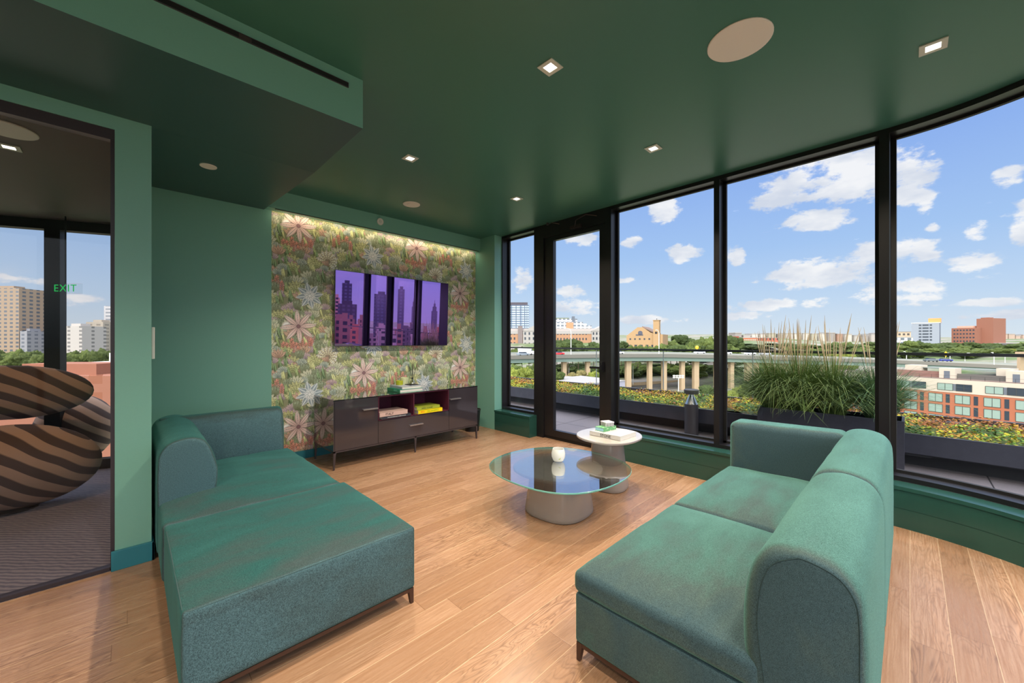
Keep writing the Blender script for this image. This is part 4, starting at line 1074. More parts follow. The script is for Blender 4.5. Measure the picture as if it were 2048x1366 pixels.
# sedum
rg = random.Random(11); vs, fs, cols = [], [], []
pal = [lin(206, 190, 40), lin(150, 168, 46), lin(96, 136, 52), lin(176, 122, 52), lin(196, 150, 46), lin(66, 106, 46), lin(158, 98, 52), lin(214, 206, 96)]
def hgt(x, y): return .37+.06*noise.noise(Vector((x*1.8, y*1.4, 0)))+.05*noise.noise(Vector((x*5, y*5, 3)))
ys = np.linspace(-9, 11.9, 240); xs_ = np.linspace(6.035, 7.30, 16)
for yy in ys:
    for xx in xs_:
        vs.append((xx, yy, hgt(xx, yy)-.035)); cols.append(lin(84, 96, 40))
nxx = len(xs_)
for j in range(len(ys)-1):
    for i in range(nxx-1): fs.append((j*nxx+i, j*nxx+i+1, (j+1)*nxx+i+1, (j+1)*nxx+i))
for k in range(30000):
    x = rg.uniform(6.03, 7.32); y = rg.uniform(-2.6, 9.4); 
    n = noise.noise(Vector((x*2.2, y*2.2, 8)))+rg.uniform(-.28, .28)+(.22 if y < -.1 else -.05)+(x-6.6)*.35
    c = pal[5] if n < -.38 else pal[2] if n < -.2 else pal[1] if n < -.02 else pal[0] if n < .10 else pal[4] if n < .25 else pal[3] if n < .42 else pal[6]
    br = rg.uniform(.62, 1.15); z = hgt(x, y)+rg.uniform(-.03, .05); s = rg.uniform(.010, .022)
    a = rg.uniform(0, 6.28); tl = rg.uniform(-.9, .9)
    u = Vector((math.cos(a), math.sin(a), tl*.6))*s; v = Vector((-math.sin(a), math.cos(a), rg.uniform(-.8, .8)))*s*.6
    b0 = len(vs); p = Vector((x, y, z)); vs += [tuple(p-u), tuple(p+v), tuple(p+u), tuple(p-v)]; fs.append((b0, b0+1, b0+2, b0+3))
    cols += [(c[0]*br, c[1]*br, c[2]*br, 1)]*4
sed = color_mesh('sedum', vs, fs, cols, 'sedum_leaves'); tag(sed, 'low yellow, green and rust sedum planting along the terrace edge', 'plants', kind='stuff')
# glass railing
T = thing('glass_railing', 'clear glass railing with a thin dark top rail at the terrace edge', 'railing', (7.4, 2, .345))
m1 = MB(); m1.box((7.375, -8.9, 1.168), (7.425, 11.8, 1.205)); m1.build('top_rail', M_BLACK, T)
m1 = MB(); m1.box((7.37, -8.9, .346), (7.43, 11.8, .40)); m1.build('base_channel', M_CONFR, T)
yy = -8.8; k = 0
while yy < 11.6:
    m1 = MB(); m1.add([(7.4, yy+.01, .40), (7.4, yy+1.50, .40), (7.4, yy+1.50, 1.168), (7.4, yy+.01, 1.168)], [(0, 1, 2, 3)]); m1.build('glass_panel', M_RAILGLASS, T)
    m1 = MB(); m1.box((7.394, yy+1.502, .40), (7.406, yy+1.518, 1.168)); m1.build('joint_strip', pmat('joint_grey', lin(150, 156, 156), .4), T) if k == 0 else None
    if k == 0: JS = bpy.data.objects[-1] if False else [o for o in T.children if o.name.startswith('joint')][0]
    else:
        c = JS.copy(); COL.objects.link(c); c.parent = T; c.location = (0, yy+8.8, 0)
    yy += 1.52; k += 1
# bollard light
BXY = (5.86, 2.235)
T = thing('bollard_light', 'dark cylindrical bollard light with a silver cone on the terrace', 'bollard', (*BXY, -.02))
def bl(prof, name, mat): m1 = MB(); m1.lathe(prof, (*BXY, -.02), 32); m1.build(name, mat, T, smooth=40)
bl([(.093, 0), (.093, .46)], 'post', pmat('charcoal_metal', lin(54, 52, 58), .5)); bl([(.085, .46), (.080, .475), (.035, .585), (.035, .60)], 'reflector_cone', M_STEEL)
bl([(.088, .465), (.088, .61)], 'lens_tube', M_RAILGLASS); bl([(.098, .61), (.100, .62), (.100, .665), (.090, .672)], 'cap', pmat('charcoal_cap', lin(60, 58, 62), .5))
# planter with ornamental grasses
T = thing('planter_box', 'long dark planter box holding the tall ornamental grasses', 'planter', (5.78, .68, -.02))
m1 = MB(); x0, x1, y0, y1, zt = 5.58, 5.985, .04, 1.33, .54
m1.box((x0, y0, -.02), (x0+.02, y1, zt)); m1.box((x1-.02, y0, -.02), (x1, y1, zt)); m1.box((x0+.02, y0, -.02), (x1-.02, y0+.02, zt)); m1.box((x0+.02, y1-.02, -.02), (x1-.02, y1, zt)); m1.build('box_walls', M_CURB, T)
m1 = MB(); m1.box((x0+.021, y0+.021, .0), (x1-.021, y1-.021, .48)); m1.build('soil', pmat('soil', lin(52, 42, 34), .9), T)
def grass(name, lab, cx, cy, z0, n, L, seed, plumes, lean=(0, 0), spread=1.0, gcol=(lin(84, 116, 54), lin(142, 162, 88)), group='ornamental grasses in the dark planter', ph=1.0):
    rg = random.Random(seed); T = thing(name, lab, 'ornamental grass', (cx, cy, z0), 0, group)
    vs, fs, cols = [], [], []
    for k in range(n):
        a = rg.uniform(0, 2*math.pi); r0 = rg.uniform(0, .10); out = rg.uniform(.05, .95)*spread*L; h = L*rg.uniform(.45, 1.05)
        d = Vector((math.cos(a), math.sin(a), 0)); p = Vector((cx, cy, z0))+d*r0; side = Vector((-d.y, d.x, 0)); w0 = rg.uniform(.0022, .0042)
        g = rg.random(); br = rg.uniform(.65, 1.25); c = [(gcol[0][i]*(1-g)+gcol[1][i]*g)*br for i in range(3)]+[1]
        side = (side+Vector((rg.uniform(-.6, .6), rg.uniform(-.6, .6), 0))).normalized(); b0 = len(vs); m = 7
        hook = rg.uniform(.3, .82)*(out/L+.2)
        for i in range(m):
            t_ = i/(m-1); q = p+d*(out*t_**1.6)+Vector((lean[0], lean[1], 0))*t_*t_+Vector((0, 0, h*(t_-hook*t_**3)))
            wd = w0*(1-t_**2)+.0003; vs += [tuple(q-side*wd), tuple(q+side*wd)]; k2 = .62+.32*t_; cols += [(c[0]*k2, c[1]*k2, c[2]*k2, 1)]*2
            if i: fs.append((b0+2*i-2, b0+2*i-1, b0+2*i+1, b0+2*i))
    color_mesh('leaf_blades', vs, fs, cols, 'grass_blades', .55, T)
    for k in range(plumes):
        a = rg.uniform(0, 6.28); out = rg.uniform(.02, .20)*spread; h = rg.uniform(.78, 1.12)*1.08*ph; d = Vector((math.cos(a), math.sin(a), 0)); m1 = MB()
        pts = [Vector((cx, cy, z0))+d*(.05+out*t_**1.5)+Vector((0, 0, h*t_)) for t_ in (0, .25, .5, .68, .76, .84, .92, 1.0)]
        m1.tube(pts[:4], .0014, 4); m1.tube(pts[3:], [.002, .0045, .0052, .0034, .0008], 6)
        m1.build('plume', M_PLUME, T)
    return T
M_PLUME = pmat('dry_plume', lin(224, 196, 156), .8)
grass('feather_grass', 'leftmost grass clump in the planter, arching over its left end', 5.76, 1.20, .48, 1900, .92, 1, 22, (0, .10), 1.1)
grass('feather_grass', 'second grass clump from the left in the planter, with many plumes', 5.76, .92, .48, 1900, .95, 2, 24, (0, 0), .95)
grass('feather_grass', 'middle right grass clump in the planter beside the wide mullion', 5.78, .62, .48, 1900, .92, 3, 20, (0, 0), 1.0)
grass('feather_grass', 'rightmost bluish green grass clump behind and right of the wide mullion', 5.78, .24, .48, 1600, .82, 4, 18, (0, 0), .85, (lin(72, 112, 78), lin(130, 164, 112)), ph=.92)

# ================================================================ CITY
def smoothstep(a, b, x): x = max(0, min(1, (x-a)/(b-a))); return x*x*(3-2*x)
def ground(x, y):
    r = math.hypot(x, y); a = math.degrees(math.atan2(y, x))
    base = -26+8*smoothstep(4, 14, a)*(1-smoothstep(60, 80, a))
    up = smoothstep(175, 330, r)*20+smoothstep(330, 900, r)*14
    k = smoothstep(-25, -8, a)*(1-smoothstep(60, 75, a))
    return base+up*k
M_GRND, t, b = newmat('city_ground'); Pn = worldco(t)
n1 = t.noise(Pn, .03, 4, .6); n2 = t.noise(Pn, .4, 4, .6)
t.link(t.mix(t.mapr(n1, .42, .58), t.mix(n2, lin(62, 84, 48), lin(104, 122, 70)), t.mix(n2, lin(120, 112, 104), lin(150, 146, 138))), b.inputs['Base Color']); b.inputs['Roughness'].default_value = .95
vs, fs = [], []; rs = [9, 30, 60, 90, 120, 145, 170, 190, 210, 235, 260, 300, 340, 400, 500, 650, 900, 1400, 2500]; na = 120
for r in rs:
    for k in range(na+1):
        a = R_(-112+232*k/na); x, y = r*math.cos(a), r*math.sin(a); vs.append((x, y, ground(x, y)-(2 if r == 9 else 0)))
for i in range(len(rs)-1):
    for k in range(na): fs.append((i*(na+1)+k, (i+1)*(na+1)+k, (i+1)*(na+1)+k+1, i*(na+1)+k+1))
m1 = MB(); m1.add(vs, fs); struct(m1.build('floor_city_ground', M_GRND, smooth=60))

# trees
def crown_mesh(seed, r=1.0):
    rg = random.Random(seed); bm = bmesh.new()
    for k in range(15):
        a = rg.uniform(0, 6.28); rr = rg.uniform(0, .62); z = rg.uniform(-.35, .62); s = rg.uniform(.30, .50)*(1-.3*max(0, z))
        ret = bmesh.ops.create_icosphere(bm, subdivisions=4, radius=s, matrix=Matrix.Translation((math.cos(a)*rr*(1-.5*max(0, z)), math.sin(a)*rr*(1-.5*max(0, z)), z)))
    for v in bm.verts:
        n = noise.fractal(v.co*3.4+Vector((seed*7, 0, 0)), .8, 2.2, 4); v.co += v.co.normalized()*n*.20
        n2 = noise.noise(v.co*16); v.co += v.normal*(n2*.07+noise.noise(v.co*34)*.035)
    me = bpy.data.meshes.new('crown'); bm.to_mesh(me); bm.free()
    me.polygons.foreach_set('use_smooth', [True]*len(me.polygons)); return me
def leaf_mat(name, c0, c1):
    m, t, b = newmat(name); oc = objco(t); ob = t.add('ShaderNodeObjectInfo')
    n = t.noise(oc, 11, 5, .75); c = t.mix(t.mapr(n, .36, .64), c0, c1)
    c = t.mix(t.math('MULTIPLY', ob.outputs['Random'], .5), c, tuple(x*.55 for x in c0[:3])+(1,)); t.link(c, b.inputs['Base Color'])
    b.inputs['Roughness'].default_value = .8; b.inputs['Specular IOR Level'].default_value = .2
    bump(t, b, t.noise(oc, 24, 4, .7), .9, .12); return m
LM = [leaf_mat('dark_foliage', lin(38, 54, 28), lin(80, 94, 46)), leaf_mat('mid_foliage', lin(52, 70, 32), lin(106, 118, 58)), leaf_mat('bright_foliage', lin(80, 96, 38), lin(144, 150, 66)), leaf_mat('tan_foliage', lin(104, 100, 60), lin(166, 152, 98))]
CM = {}
for mi in range(4):
    for q in range(2):
        me = crown_mesh(mi*3+q+1); me.materials.append(LM[mi]); CM[(mi, q)] = me
m1 = MB(); m1.cyl((0, 0, 0), (0, 0, 1), .05, .03, 8); tr0 = m1.build('trunk', pmat('bark', lin(86, 72, 58), .9)); TRM = tr0.data; bpy.data.objects.remove(tr0)
trng = random.Random(21)
def tree_zone(px, fwd, lab, group):
    if group == 'trees beyond the highway' or group == 'trees on the right hand hillside':
        back = ' in the front row' if fwd < (204 if px < 1480 else 225) else ' in the back row'
        zones = [(1100, 'seen through the narrow left window'), (1235, 'seen through the terrace door'), (1326, 'in front of the beige church'), (1385, 'right of the church'), (1430, 'left of the narrow mullion'),
                 (1500, 'beside the red brick blocks'), (1600, 'behind the left grass plumes'), (1680, 'behind the middle grass plumes'), (1770, 'behind the right grass plumes'), (1850, 'below the grey office block'),
                 (1905, 'right under the grey office block'), (1960, 'below the brown brick block'), (2020, 'right of the brown brick block'), (9999, 'at the far right edge')]
        for lim, z in zones:
            if px < lim: return 'green tree beyond the highway '+z+back, 'trees '+z+back
    if group == 'trees under the highway':
        for lim, z in [(1235, 'behind the terrace door'), (1300, 'left of the paired columns'), (1370, 'between the middle columns'), (1440, 'behind the bollard light'), (9999, 'beside the widest column')]:
            if px < lim: return 'dark tree under the raised highway '+z, 'trees under the highway '+z
    return lab, group
def tree(px, fwd, ytop, rad, mi, lab, group, squash=.9, zbase=None):
    lab, group = tree_zone(px, fwd, lab, group)
    p = fp(px, fwd); zt = zy(ytop, fwd); zg = ground(p.x, p.y) if zbase is None else zbase
    T = thing('tree', lab, 'tree', (p.x, p.y, zg), trng.uniform(0, 6.28), group)
    o = bpy.data.objects.new('crown', CM[(mi, trng.randint(0, 1))]); COL.objects.link(o); o.parent = T
    hz = min(rad*squash, (zt-zg)*.55); o.scale = (rad, rad, hz); o.location = (0, 0, zt-zg-hz*1.05)
    o = bpy.data.objects.new('trunk', TRM); COL.objects.link(o); o.parent = T; o.scale = (rad*.9, rad*.9, max(.5, zt-zg-hz*1.2))
    return T
LB = 'green tree in the dense band just beyond the raised highway'; GB = 'trees beyond the highway'
px = 1100
while px < 1262: tree(px, trng.uniform(196, 226), trng.uniform(672, 692), trng.uniform(4.5, 6.5), trng.choice([0, 0, 1]), LB, GB); px += trng.uniform(9, 15)
for px in (1018, 1030, 1044, 1058, 1072, 1086): tree(px, 205, trng.uniform(694, 700), 5, 1, LB, GB)
for px in (1262, 1276, 1290, 1304, 1322): tree(px, trng.uniform(190, 200), trng.uniform(688, 695), 3.8, 1, LB, GB)
px = 1343
while px < 1470: tree(px, trng.uniform(212, 255), trng.uniform(666, 680)+(6 if px < 1350 else 0), trng.uniform(5, 8), trng.choice([0, 0, 1]), LB, GB); px += trng.uniform(8, 13)
px = 1330
while px < 1480: tree(px, trng.uniform(191, 203), trng.uniform(684, 694), trng.uniform(4, 6), trng.choice([0, 1]), LB, GB); px += trng.uniform(11, 17)
px = 1480
LC = 'green tree in the band behind the tall grasses and below the distant buildings'; GC = 'trees on the right hand hillside'
while px < 2110: tree(px, trng.uniform(232, 262), trng.uniform(680, 692)+(4 if px < 1560 else 0), trng.uniform(5, 8), trng.choice([0, 0, 1, 0]), LC, GC); px += trng.uniform(9, 14)
px = 1560
while px < 2110: tree(px, trng.uniform(200, 222), trng.uniform(692, 702), trng.uniform(4, 6.5), trng.choice([0, 1, 1, 2]), LC, GC); px += trng.uniform(12, 19)
LD = 'dark tree in the shade between the highway columns'; GD = 'trees under the highway'
px = 1094
while px < 1560: tree(px, trng.uniform(186, 215), trng.uniform(724, 735), trng.uniform(5, 7), trng.choice([0, 0, 1]), LD, GD); px += trng.uniform(10, 16)
for px, f, yt, r, mi in ((1016, 112, 730, 4.5, 2), (1034, 118, 727, 4.5, 1), (1052, 112, 731, 4.2, 2), (1068, 118, 728, 4, 1), (1085, 116, 734, 4, 1), (1106, 116, 737, 3.4, 1)):
    tree(px, f, yt, r, mi, 'bright green tree below the highway seen through the narrow left window', 'bright trees by the left window')
for px, f, yt, r, mi in ((1146, 128, 742, 3.2, 3), (1160, 132, 738, 3.4, 3), (1190, 132, 740, 3.2, 2), (1205, 130, 742, 3.4, 1)):
    tree(px, f, yt, r, mi, 'small tan or yellow green tree below the highway seen through the terrace door', 'pale trees behind the door')
for px, f, yt, r, mi in ((1462, 98, 778, 3, 2), (1478, 102, 770, 3, 2), (1500, 98, 760, 3.4, 1), (1525, 104, 752, 4, 1), (1550, 96, 756, 4, 1), (1585, 104, 752, 5, 0), (1620, 100, 760, 5, 1), (1412, 106, 768, 2.6, 0), (1660, 100, 760, 4.6, 0)):
    tree(px, f, yt, r, mi, 'green tree in the low ground behind the planter and bollard', 'low trees behind the planter')

# highway viaduct
VP = [(700, 128, -4.0), (900, 134, -4.0), (1019, 139, -4.1), (1130, 146, -4.0), (1240, 150, -3.9), (1335, 153, -4.0), (1430, 155, -4.4), (1520, 157, -4.9), (1600, 158, -5.5), (1700, 159, -6.1), (1785, 160, -6.7), (1900, 156, -7.5), (2048, 148, -8.4), (2300, 138, -9.4)]
vpts = [fp(a, f, z) for a, f, z in VP]
def along(pts, off, dz):
    out = []
    for i, p in enumerate(pts):
        d = (pts[min(i+1, len(pts)-1)]-pts[max(i-1, 0)]); d.z = 0; d.normalize(); n = Vector((d.y, -d.x, 0))
        if n.dot(Vector((p.x, p.y, 0))) < 0: n = -n
        out.append(p+n*off+Vector((0, 0, dz)))
    return out
def ribbon(m1, pts, o0, o1, z0, z1, mat):
    A = along(pts, o0, z0); B = along(pts, o1, z0); C = along(pts, o1, z1); D_ = along(pts, o0, z1)
    m1.loft([[a, b_, c, d] for a, b_, c, d in zip(A, B, C, D_)], mat)
M_ASPH = pmat('pale_asphalt', lin(126, 124, 120), .9); M_GIRD = pmat('green_grey_girder', lin(112, 132, 122), .6); M_CONC = pmat('sandy_concrete', lin(176, 154, 124), .85)
T = thing('highway_viaduct', 'long raised highway on tall concrete columns crossing behind the terrace', 'viaduct', fp(1430, 155, -18))
m1 = MB(); ribbon(m1, vpts, 0, 26, -.5, 0, M_ASPH); m1.build('deck', None, T)
m1 = MB(); ribbon(m1, vpts, -.3, 0, -.9, .45, None); m1.build('near_parapet', pmat('grey_parapet', lin(112, 110, 102), .8), T)
m1 = MB(); ribbon(m1, vpts, 26, 26.3, -.9, .8, None); m1.build('far_parapet', pmat('grey_parapet_far', lin(140, 146, 140), .8), T)
m1 = MB(); ribbon(m1, vpts, 12.8, 13.2, 0, .6, None); m1.build('median_barrier', pmat('median', lin(150, 150, 142), .8), T)
for off in (.3, 5, 10, 16, 21, 25.4):
    m1 = MB(); ribbon(m1, vpts, off, off+.5, -2.3, -.5, M_GIRD); m1.build('girder', None, T)
def vpoint(px):
    for i in range(len(VP)-1):
        if VP[i][0] <= px <= VP[i+1][0]:
            k = (px-VP[i][0])/(VP[i+1][0]-VP[i][0]); return VP[i][1]*(1-k)+VP[i+1][1]*k, VP[i][2]*(1-k)+VP[i+1][2]*k
    return VP[-1][1:]
def vdir(px):
    a, za = vpoint(px-8); b_, zb = vpoint(px+8); d = fp(px+8, b_)-fp(px-8, a); d.z = 0; return d.normalized()
for px, wd in ((1128, 1.5), (1175, 1.5), (1256, 2.0), (1299, 1.5), (1328, 1.5), (1364, 1.5), (1391, 2.0), (1433, 1.5), (1462, 1.5), (1503, 5.2), (1570, 1.6), (1640, 1.6)):
    f, z = vpoint(px); f2 = f+3; p = fp(px, f2); d = vdir(px); n = Vector((-d.y, d.x, 0)); zg = ground(p.x, p.y)-1
    m1 = MB(); q = [p+d*wd/2-n*.9, p-d*wd/2-n*.9, p-d*wd/2+n*.9, p+d*wd/2+n*.9]
    q2 = [p+(v-p)*1.15 for v in q]
    m1.loft([[(v.x, v.y, zg) for v in q], [(v.x, v.y, z-3.6) for v in q], [(v.x, v.y, z-2.32) for v in q2]]); m1.build('column', M_CONC, T)
# lower road
lr = [fp(a, f, -17.2) for a, f in ((960, 150), (1100, 158), (1240, 166), (1340, 178), (1430, 190), (1560, 205), (1700, 222))]
m1 = MB(); ribbon(m1, lr, 0, 12, -.5, 0, M_ASPH); ribbon(m1, lr, -.4, 0, -.5, .8, M_CONC); o = m1.build('lower_road'); tag(o, 'pale lower road passing beneath the raised highway', 'road')
# vehicles
M_TYRE = pmat('tyre', lin(26, 26, 28), .8); M_CARGLASS = pmat('car_glass', lin(40, 48, 58), .1)
def car(px, f_off, z_off, col, lab, kind='car', road='v', s=1.0, group=None):
    if road == 'v': f, z = vpoint(px); d = vdir(px)
    else: f, z = {1210: (163, -17.2), 1415: (188, -17.2), 1300: (173, -17.2), 1470: (194, -17.2)}[px]; d = vdir(px)
    p = fp(px, f+f_off, z+.02+z_off); a = math.atan2(d.y, d.x)
    T = thing(kind, lab, kind, p, a, group); L = {'car': 4.6, 'van': 6.2, 'pickup_truck': 5.6}[kind]*s; W_ = 1.9; H = .75
    m1 = MB()
    if kind == 'van': m1.rbox((-L/2, -W_/2, .4), (L/2*.62, W_/2, 2.7), .12, 2, seg=1); m1.rbox((L/2*.5, -W_/2, .4), (L/2, W_/2, 1.7), .15, 2, seg=1)
    else: m1.rbox((-L/2, -W_/2, .35), (L/2, W_/2, .35+H), .18, 3, seg=1)
    m1.build('body', pmat('car_paint', col, .25, 0, .5, coat=.6), T, smooth=50, local=True)
    m1 = MB(); x0, x1 = (-L*.30, L*.22) if kind == 'car' else ((-L*.02, L*.28) if kind == 'pickup_truck' else (L*.30, L*.40))
    zt = 1.55 if kind != 'van' else 2.2
    m1.loft([[(x0-.2, -W_/2+.08, 1.05), (x1+.4, -W_/2+.08, 1.05), (x1+.4, W_/2-.08, 1.05), (x0-.2, W_/2-.08, 1.05)], [(x0+.2, -W_/2+.22, zt), (x1-.1, -W_/2+.22, zt), (x1-.1, W_/2-.22, zt), (x0+.2, W_/2-.22, zt)]]); m1.build('cabin', M_CARGLASS, T, local=True)
    for wx in (-L*.31, L*.31):
        for wy in (-W_/2+.05, W_/2-.05): m1 = MB(); m1.cyl((wx, wy-.1, .34), (wx, wy+.1, .34), .34, .34, 14); m1.build('wheel', M_TYRE, T, local=True)
car(1052, 14, 0, lin(232, 232, 236), 'white box van on the highway seen through the narrow left window', 'van')
car(1046, 3, 0, lin(130, 140, 150), 'grey car on the highway in front of the white van')
car(1114, 4, 0, lin(200, 46, 52), 'red pickup on the highway at the left edge of the door glass', 'pickup_truck')
car(1236, 8, 0, lin(210, 212, 216), 'silver car on the highway beside the dark door frame')
car(1399, 18, 0, lin(196, 198, 206), 'pale car on the highway near the small orange light')
car(1452, 18, 0, lin(226, 226, 226), 'white car on the highway just right of the narrow mullion')
car(1500, 18, 0, lin(216, 216, 222), 'white car on the highway in front of the red brick block')
car(1530, 18, 0, lin(190, 196, 206), 'light grey car on the highway left of the grass plumes')
car(1890, 12, 0, lin(40, 52, 130), 'dark blue car on the highway under the yellow sign')
car(1862, 6, 0, lin(90, 100, 104), 'dark grey car on the highway left of the blue one')
car(1210, 4, 0, lin(150, 158, 166), 'grey car on the lower road left of the columns', road='l')
car(1415, 4, 0, lin(176, 178, 182), 'silver car on the lower road behind the bollard light', road='l')
car(1470, 5, 0, lin(230, 230, 234), 'white car on the lower road right of the narrow mullion', road='l')
# lamps
M_POLE = pmat('galvanised_pole', lin(206, 208, 204), .5)
def street_lamp(px, f, zb, ytop, lab, arm=2.2, sgn=-1):
    p = fp(px, f, zb); zt = zy(ytop, f); rt = Vector((SA, -CA, 0))*sgn
    T = thing('street_lamp', lab, 'street lamp', p)
    m1 = MB(); m1.tube([p, Vector((p.x, p.y, zt-1.2)), Vector((p.x, p.y, zt-.3))+rt*.4, Vector((p.x, p.y, zt))+rt*1.2, Vector((p.x, p.y, zt))+rt*arm], [.16, .13, .11, .09, .07], 8); m1.build('pole', M_POLE, T, smooth=60)
    m1 = MB(); q = Vector((p.x, p.y, zt))+rt*(arm+.3); m1.rbox(q-Vector((.35, .35, .12)), q+Vector((.35, .35, .08)), .07, 2, seg=1); m1.build('lamp_head', M_TRIM, T)
f, z = vpoint(1142); street_lamp(1142, f+.6, z, 657, 'tall curved street lamp on the highway behind the terrace door', 1.6)
f, z = vpoint(1318); street_lamp(1318, f+.6, z, 660, 'street lamp pole in front of the church tower', .6)
street_lamp(1138, 158, -17.2, 731, 'lower street lamp below the highway behind the door', 1.4, 1)
street_lamp(1266, 168, -17.2, 728, 'lower street lamp left of the paired highway columns', 1.4, 1)
street_lamp(1405, 190, -17.2, 727, 'lower street lamp behind the bollard light', 1.4, 1)
f, z = vpoint(1813); street_lamp(1813, f+24, z, 703, 'lamp pole on the highway just right of the wide mullion', .7)
f, z = vpoint(1900); street_lamp(1900, f+25, z, 706, 'lamp pole on the highway right of the yellow sign', .5)
f, z = vpoint(1930); street_lamp(1930, f+25, z, 706, 'lamp pole with a short arm below the brown brick block', 1.4, 1)
f, z = vpoint(1988); street_lamp(1988, f+3, z, 705, 'lamp pole on the highway right of the brown brick block', .4)
f, z = vpoint(2010); street_lamp(2010, f+25, z, 708, 'rightmost lamp pole on the highway', .4)
# yellow sign
f, z = vpoint(1890); p = fp(1891, f+25, z); T = thing('road_sign', 'yellow diamond warning sign standing on the highway', 'road sign', p)
m1 = MB(); m1.cyl(p, p+Vector((0, 0, 2.4)), .06); m1.build('post', M_POLE, T)
rt = Vector((SA, -CA, 0)); fw = Vector((CA, SA, 0)); c = p+Vector((0, 0, 2.9))-fw*.1; m1 = MB(); s = 1.3
m1.loft([[c+rt*s-fw*k, c+Vector((0, 0, s))-fw*k, c-rt*s-fw*k, c-Vector((0, 0, s))-fw*k] for k in (0, .06)]); m1.build('sign_panel', pmat('sign_yellow', lin(250, 206, 40), .5), T)
f, z = vpoint(1394); p = fp(1394, f+22, z); T = thing('warning_light', 'small orange warning light above the highway near the narrow mullion', 'warning light', p)
m1 = MB(); m1.cyl(p, p+Vector((0, 0, 2.2)), .08); m1.build('post', M_POLE, T)
m1 = MB(); ellipsoid(m1, p+Vector((0, 0, 2.9)), (.7, .7, .8), 0, 16); m1.build('lamp', pmat('orange_lamp', lin(255, 170, 30), .4, **{'Emission Color': (1, .45, .03, 1), 'Emission Strength': 1.0}), T, smooth=60)
# floodlight mast (small white cluster)
p = fp(1357, 120, -20); T = thing('floodlight_mast', 'cluster of white floodlights on a mast below the highway', 'floodlight', p)
m1 = MB(); m1.tube([p, Vector((p.x, p.y, zy(756, 120)))], .12); m1.build('mast', M_POLE, T)
for k in range(8):
    m1 = MB(); q = Vector((p.x, p.y, zy(755-(k % 2)*3.5, 120)))+rt*((k//2-1.5)*.9); m1.rbox(q-Vector((.3, .3, .2)), q+Vector((.3, .3, .2)), .08, 2, seg=1); m1.build('lamp_head', M_WHITE, T)

# ---------------------------------------------------------------- buildings
def grid_mat(name, wall, glass, sx, sz, fx=.55, fz=.55, rough=.7):
    m, t, b = newmat(name); tcn = t.add('ShaderNodeTexCoord'); s = t.add('ShaderNodeSeparateXYZ'); t.link(tcn.outputs['Object'], s.inputs[0])
    h = t.math('ADD', s.outputs[0], s.outputs[1])
    a = t.math('LESS_THAN', t.math('ABSOLUTE', t.math('SUBTRACT', t.math('FRACT', t.math('DIVIDE', h, sx)), .5)), fx/2)
    c = t.math('LESS_THAN', t.math('ABSOLUTE', t.math('SUBTRACT', t.math('FRACT', t.math('DIVIDE', s.outputs[2], sz)), .5)), fz/2)
    k = t.math('MULTIPLY', a, c); t.link(t.mix(k, wall, glass), b.inputs['Base Color']); t.link(t.mapr(k, 0, 1, rough, .2), b.inputs['Roughness']); return m
def wall_mat(name, col, var=.12):
    m, t, b = newmat(name); Pn = worldco(t); t.link(t.mix(t.math('MULTIPLY', t.noise(Pn, .6, 5, .7), var*2), col, tuple(c*.6 for c in col[:3])+(1,)), b.inputs['Base Color']); b.inputs['Roughness'].default_value = .85; return m
class Bld:
    """building with its own frame: origin at the left front corner, x to the right along the facade, y away from the viewer"""
    def __init__(s, name, lab, px0, f0, px1, f1, depth, zb, group=None, cat='building'):
        a, b_ = fp(px0, f0), fp(px1, f1); s.L = (b_-a).length; ang = math.atan2(b_.y-a.y, b_.x-a.x)
        s.T = thing(name, lab, cat, (a.x, a.y, zb), ang, group); s.D = depth; s.f = (f0+f1)/2; s.zb = zb
    def h(s, y, f=None): return zy(y, f or s.f)-s.zb
    def box(s, name, x0, x1, z0, z1, y0=0, y1=None, mat=None):
        m1 = MB(); m1.box((x0, y0, z0), (x1, s.D if y1 is None else y1, z1)); return m1.build(name, mat, s.T, local=True)
    def windows(s, xs, zs, w_, h_, mat=None, y=-.03, frame=None):
        me = None
        for x in xs:
            for z in zs:
                if me is None:
                    m1 = MB(); m1.box((-w_/2, -.04, -h_/2), (w_/2, .06, h_/2), mat or M_WGL)
                    if frame:
                        for q in (-w_/2, 0, w_/2): m1.box((q-.05, -.08, -h_/2), (q+.05, -.04, h_/2), frame)
                        m1.box((-w_/2, -.08, -h_/2-.05), (w_/2, -.04, -h_/2+.05), frame); m1.box((-w_/2, -.08, h_/2-.05), (w_/2, -.04, h_/2+.05), frame)
                    o = m1.build('window', None, s.T, local=True); me = o
                else: o = me.copy(); COL.objects.link(o); o.parent = s.T
                o.location = (x, y, z)
M_WGL = pmat('window_dark_glass', lin(52, 60, 70), .15); M_WPALE = pmat('window_pale_glass', lin(140, 160, 150), .2); M_ROOFG = pmat('flat_roof_grey', lin(150, 148, 146), .9)

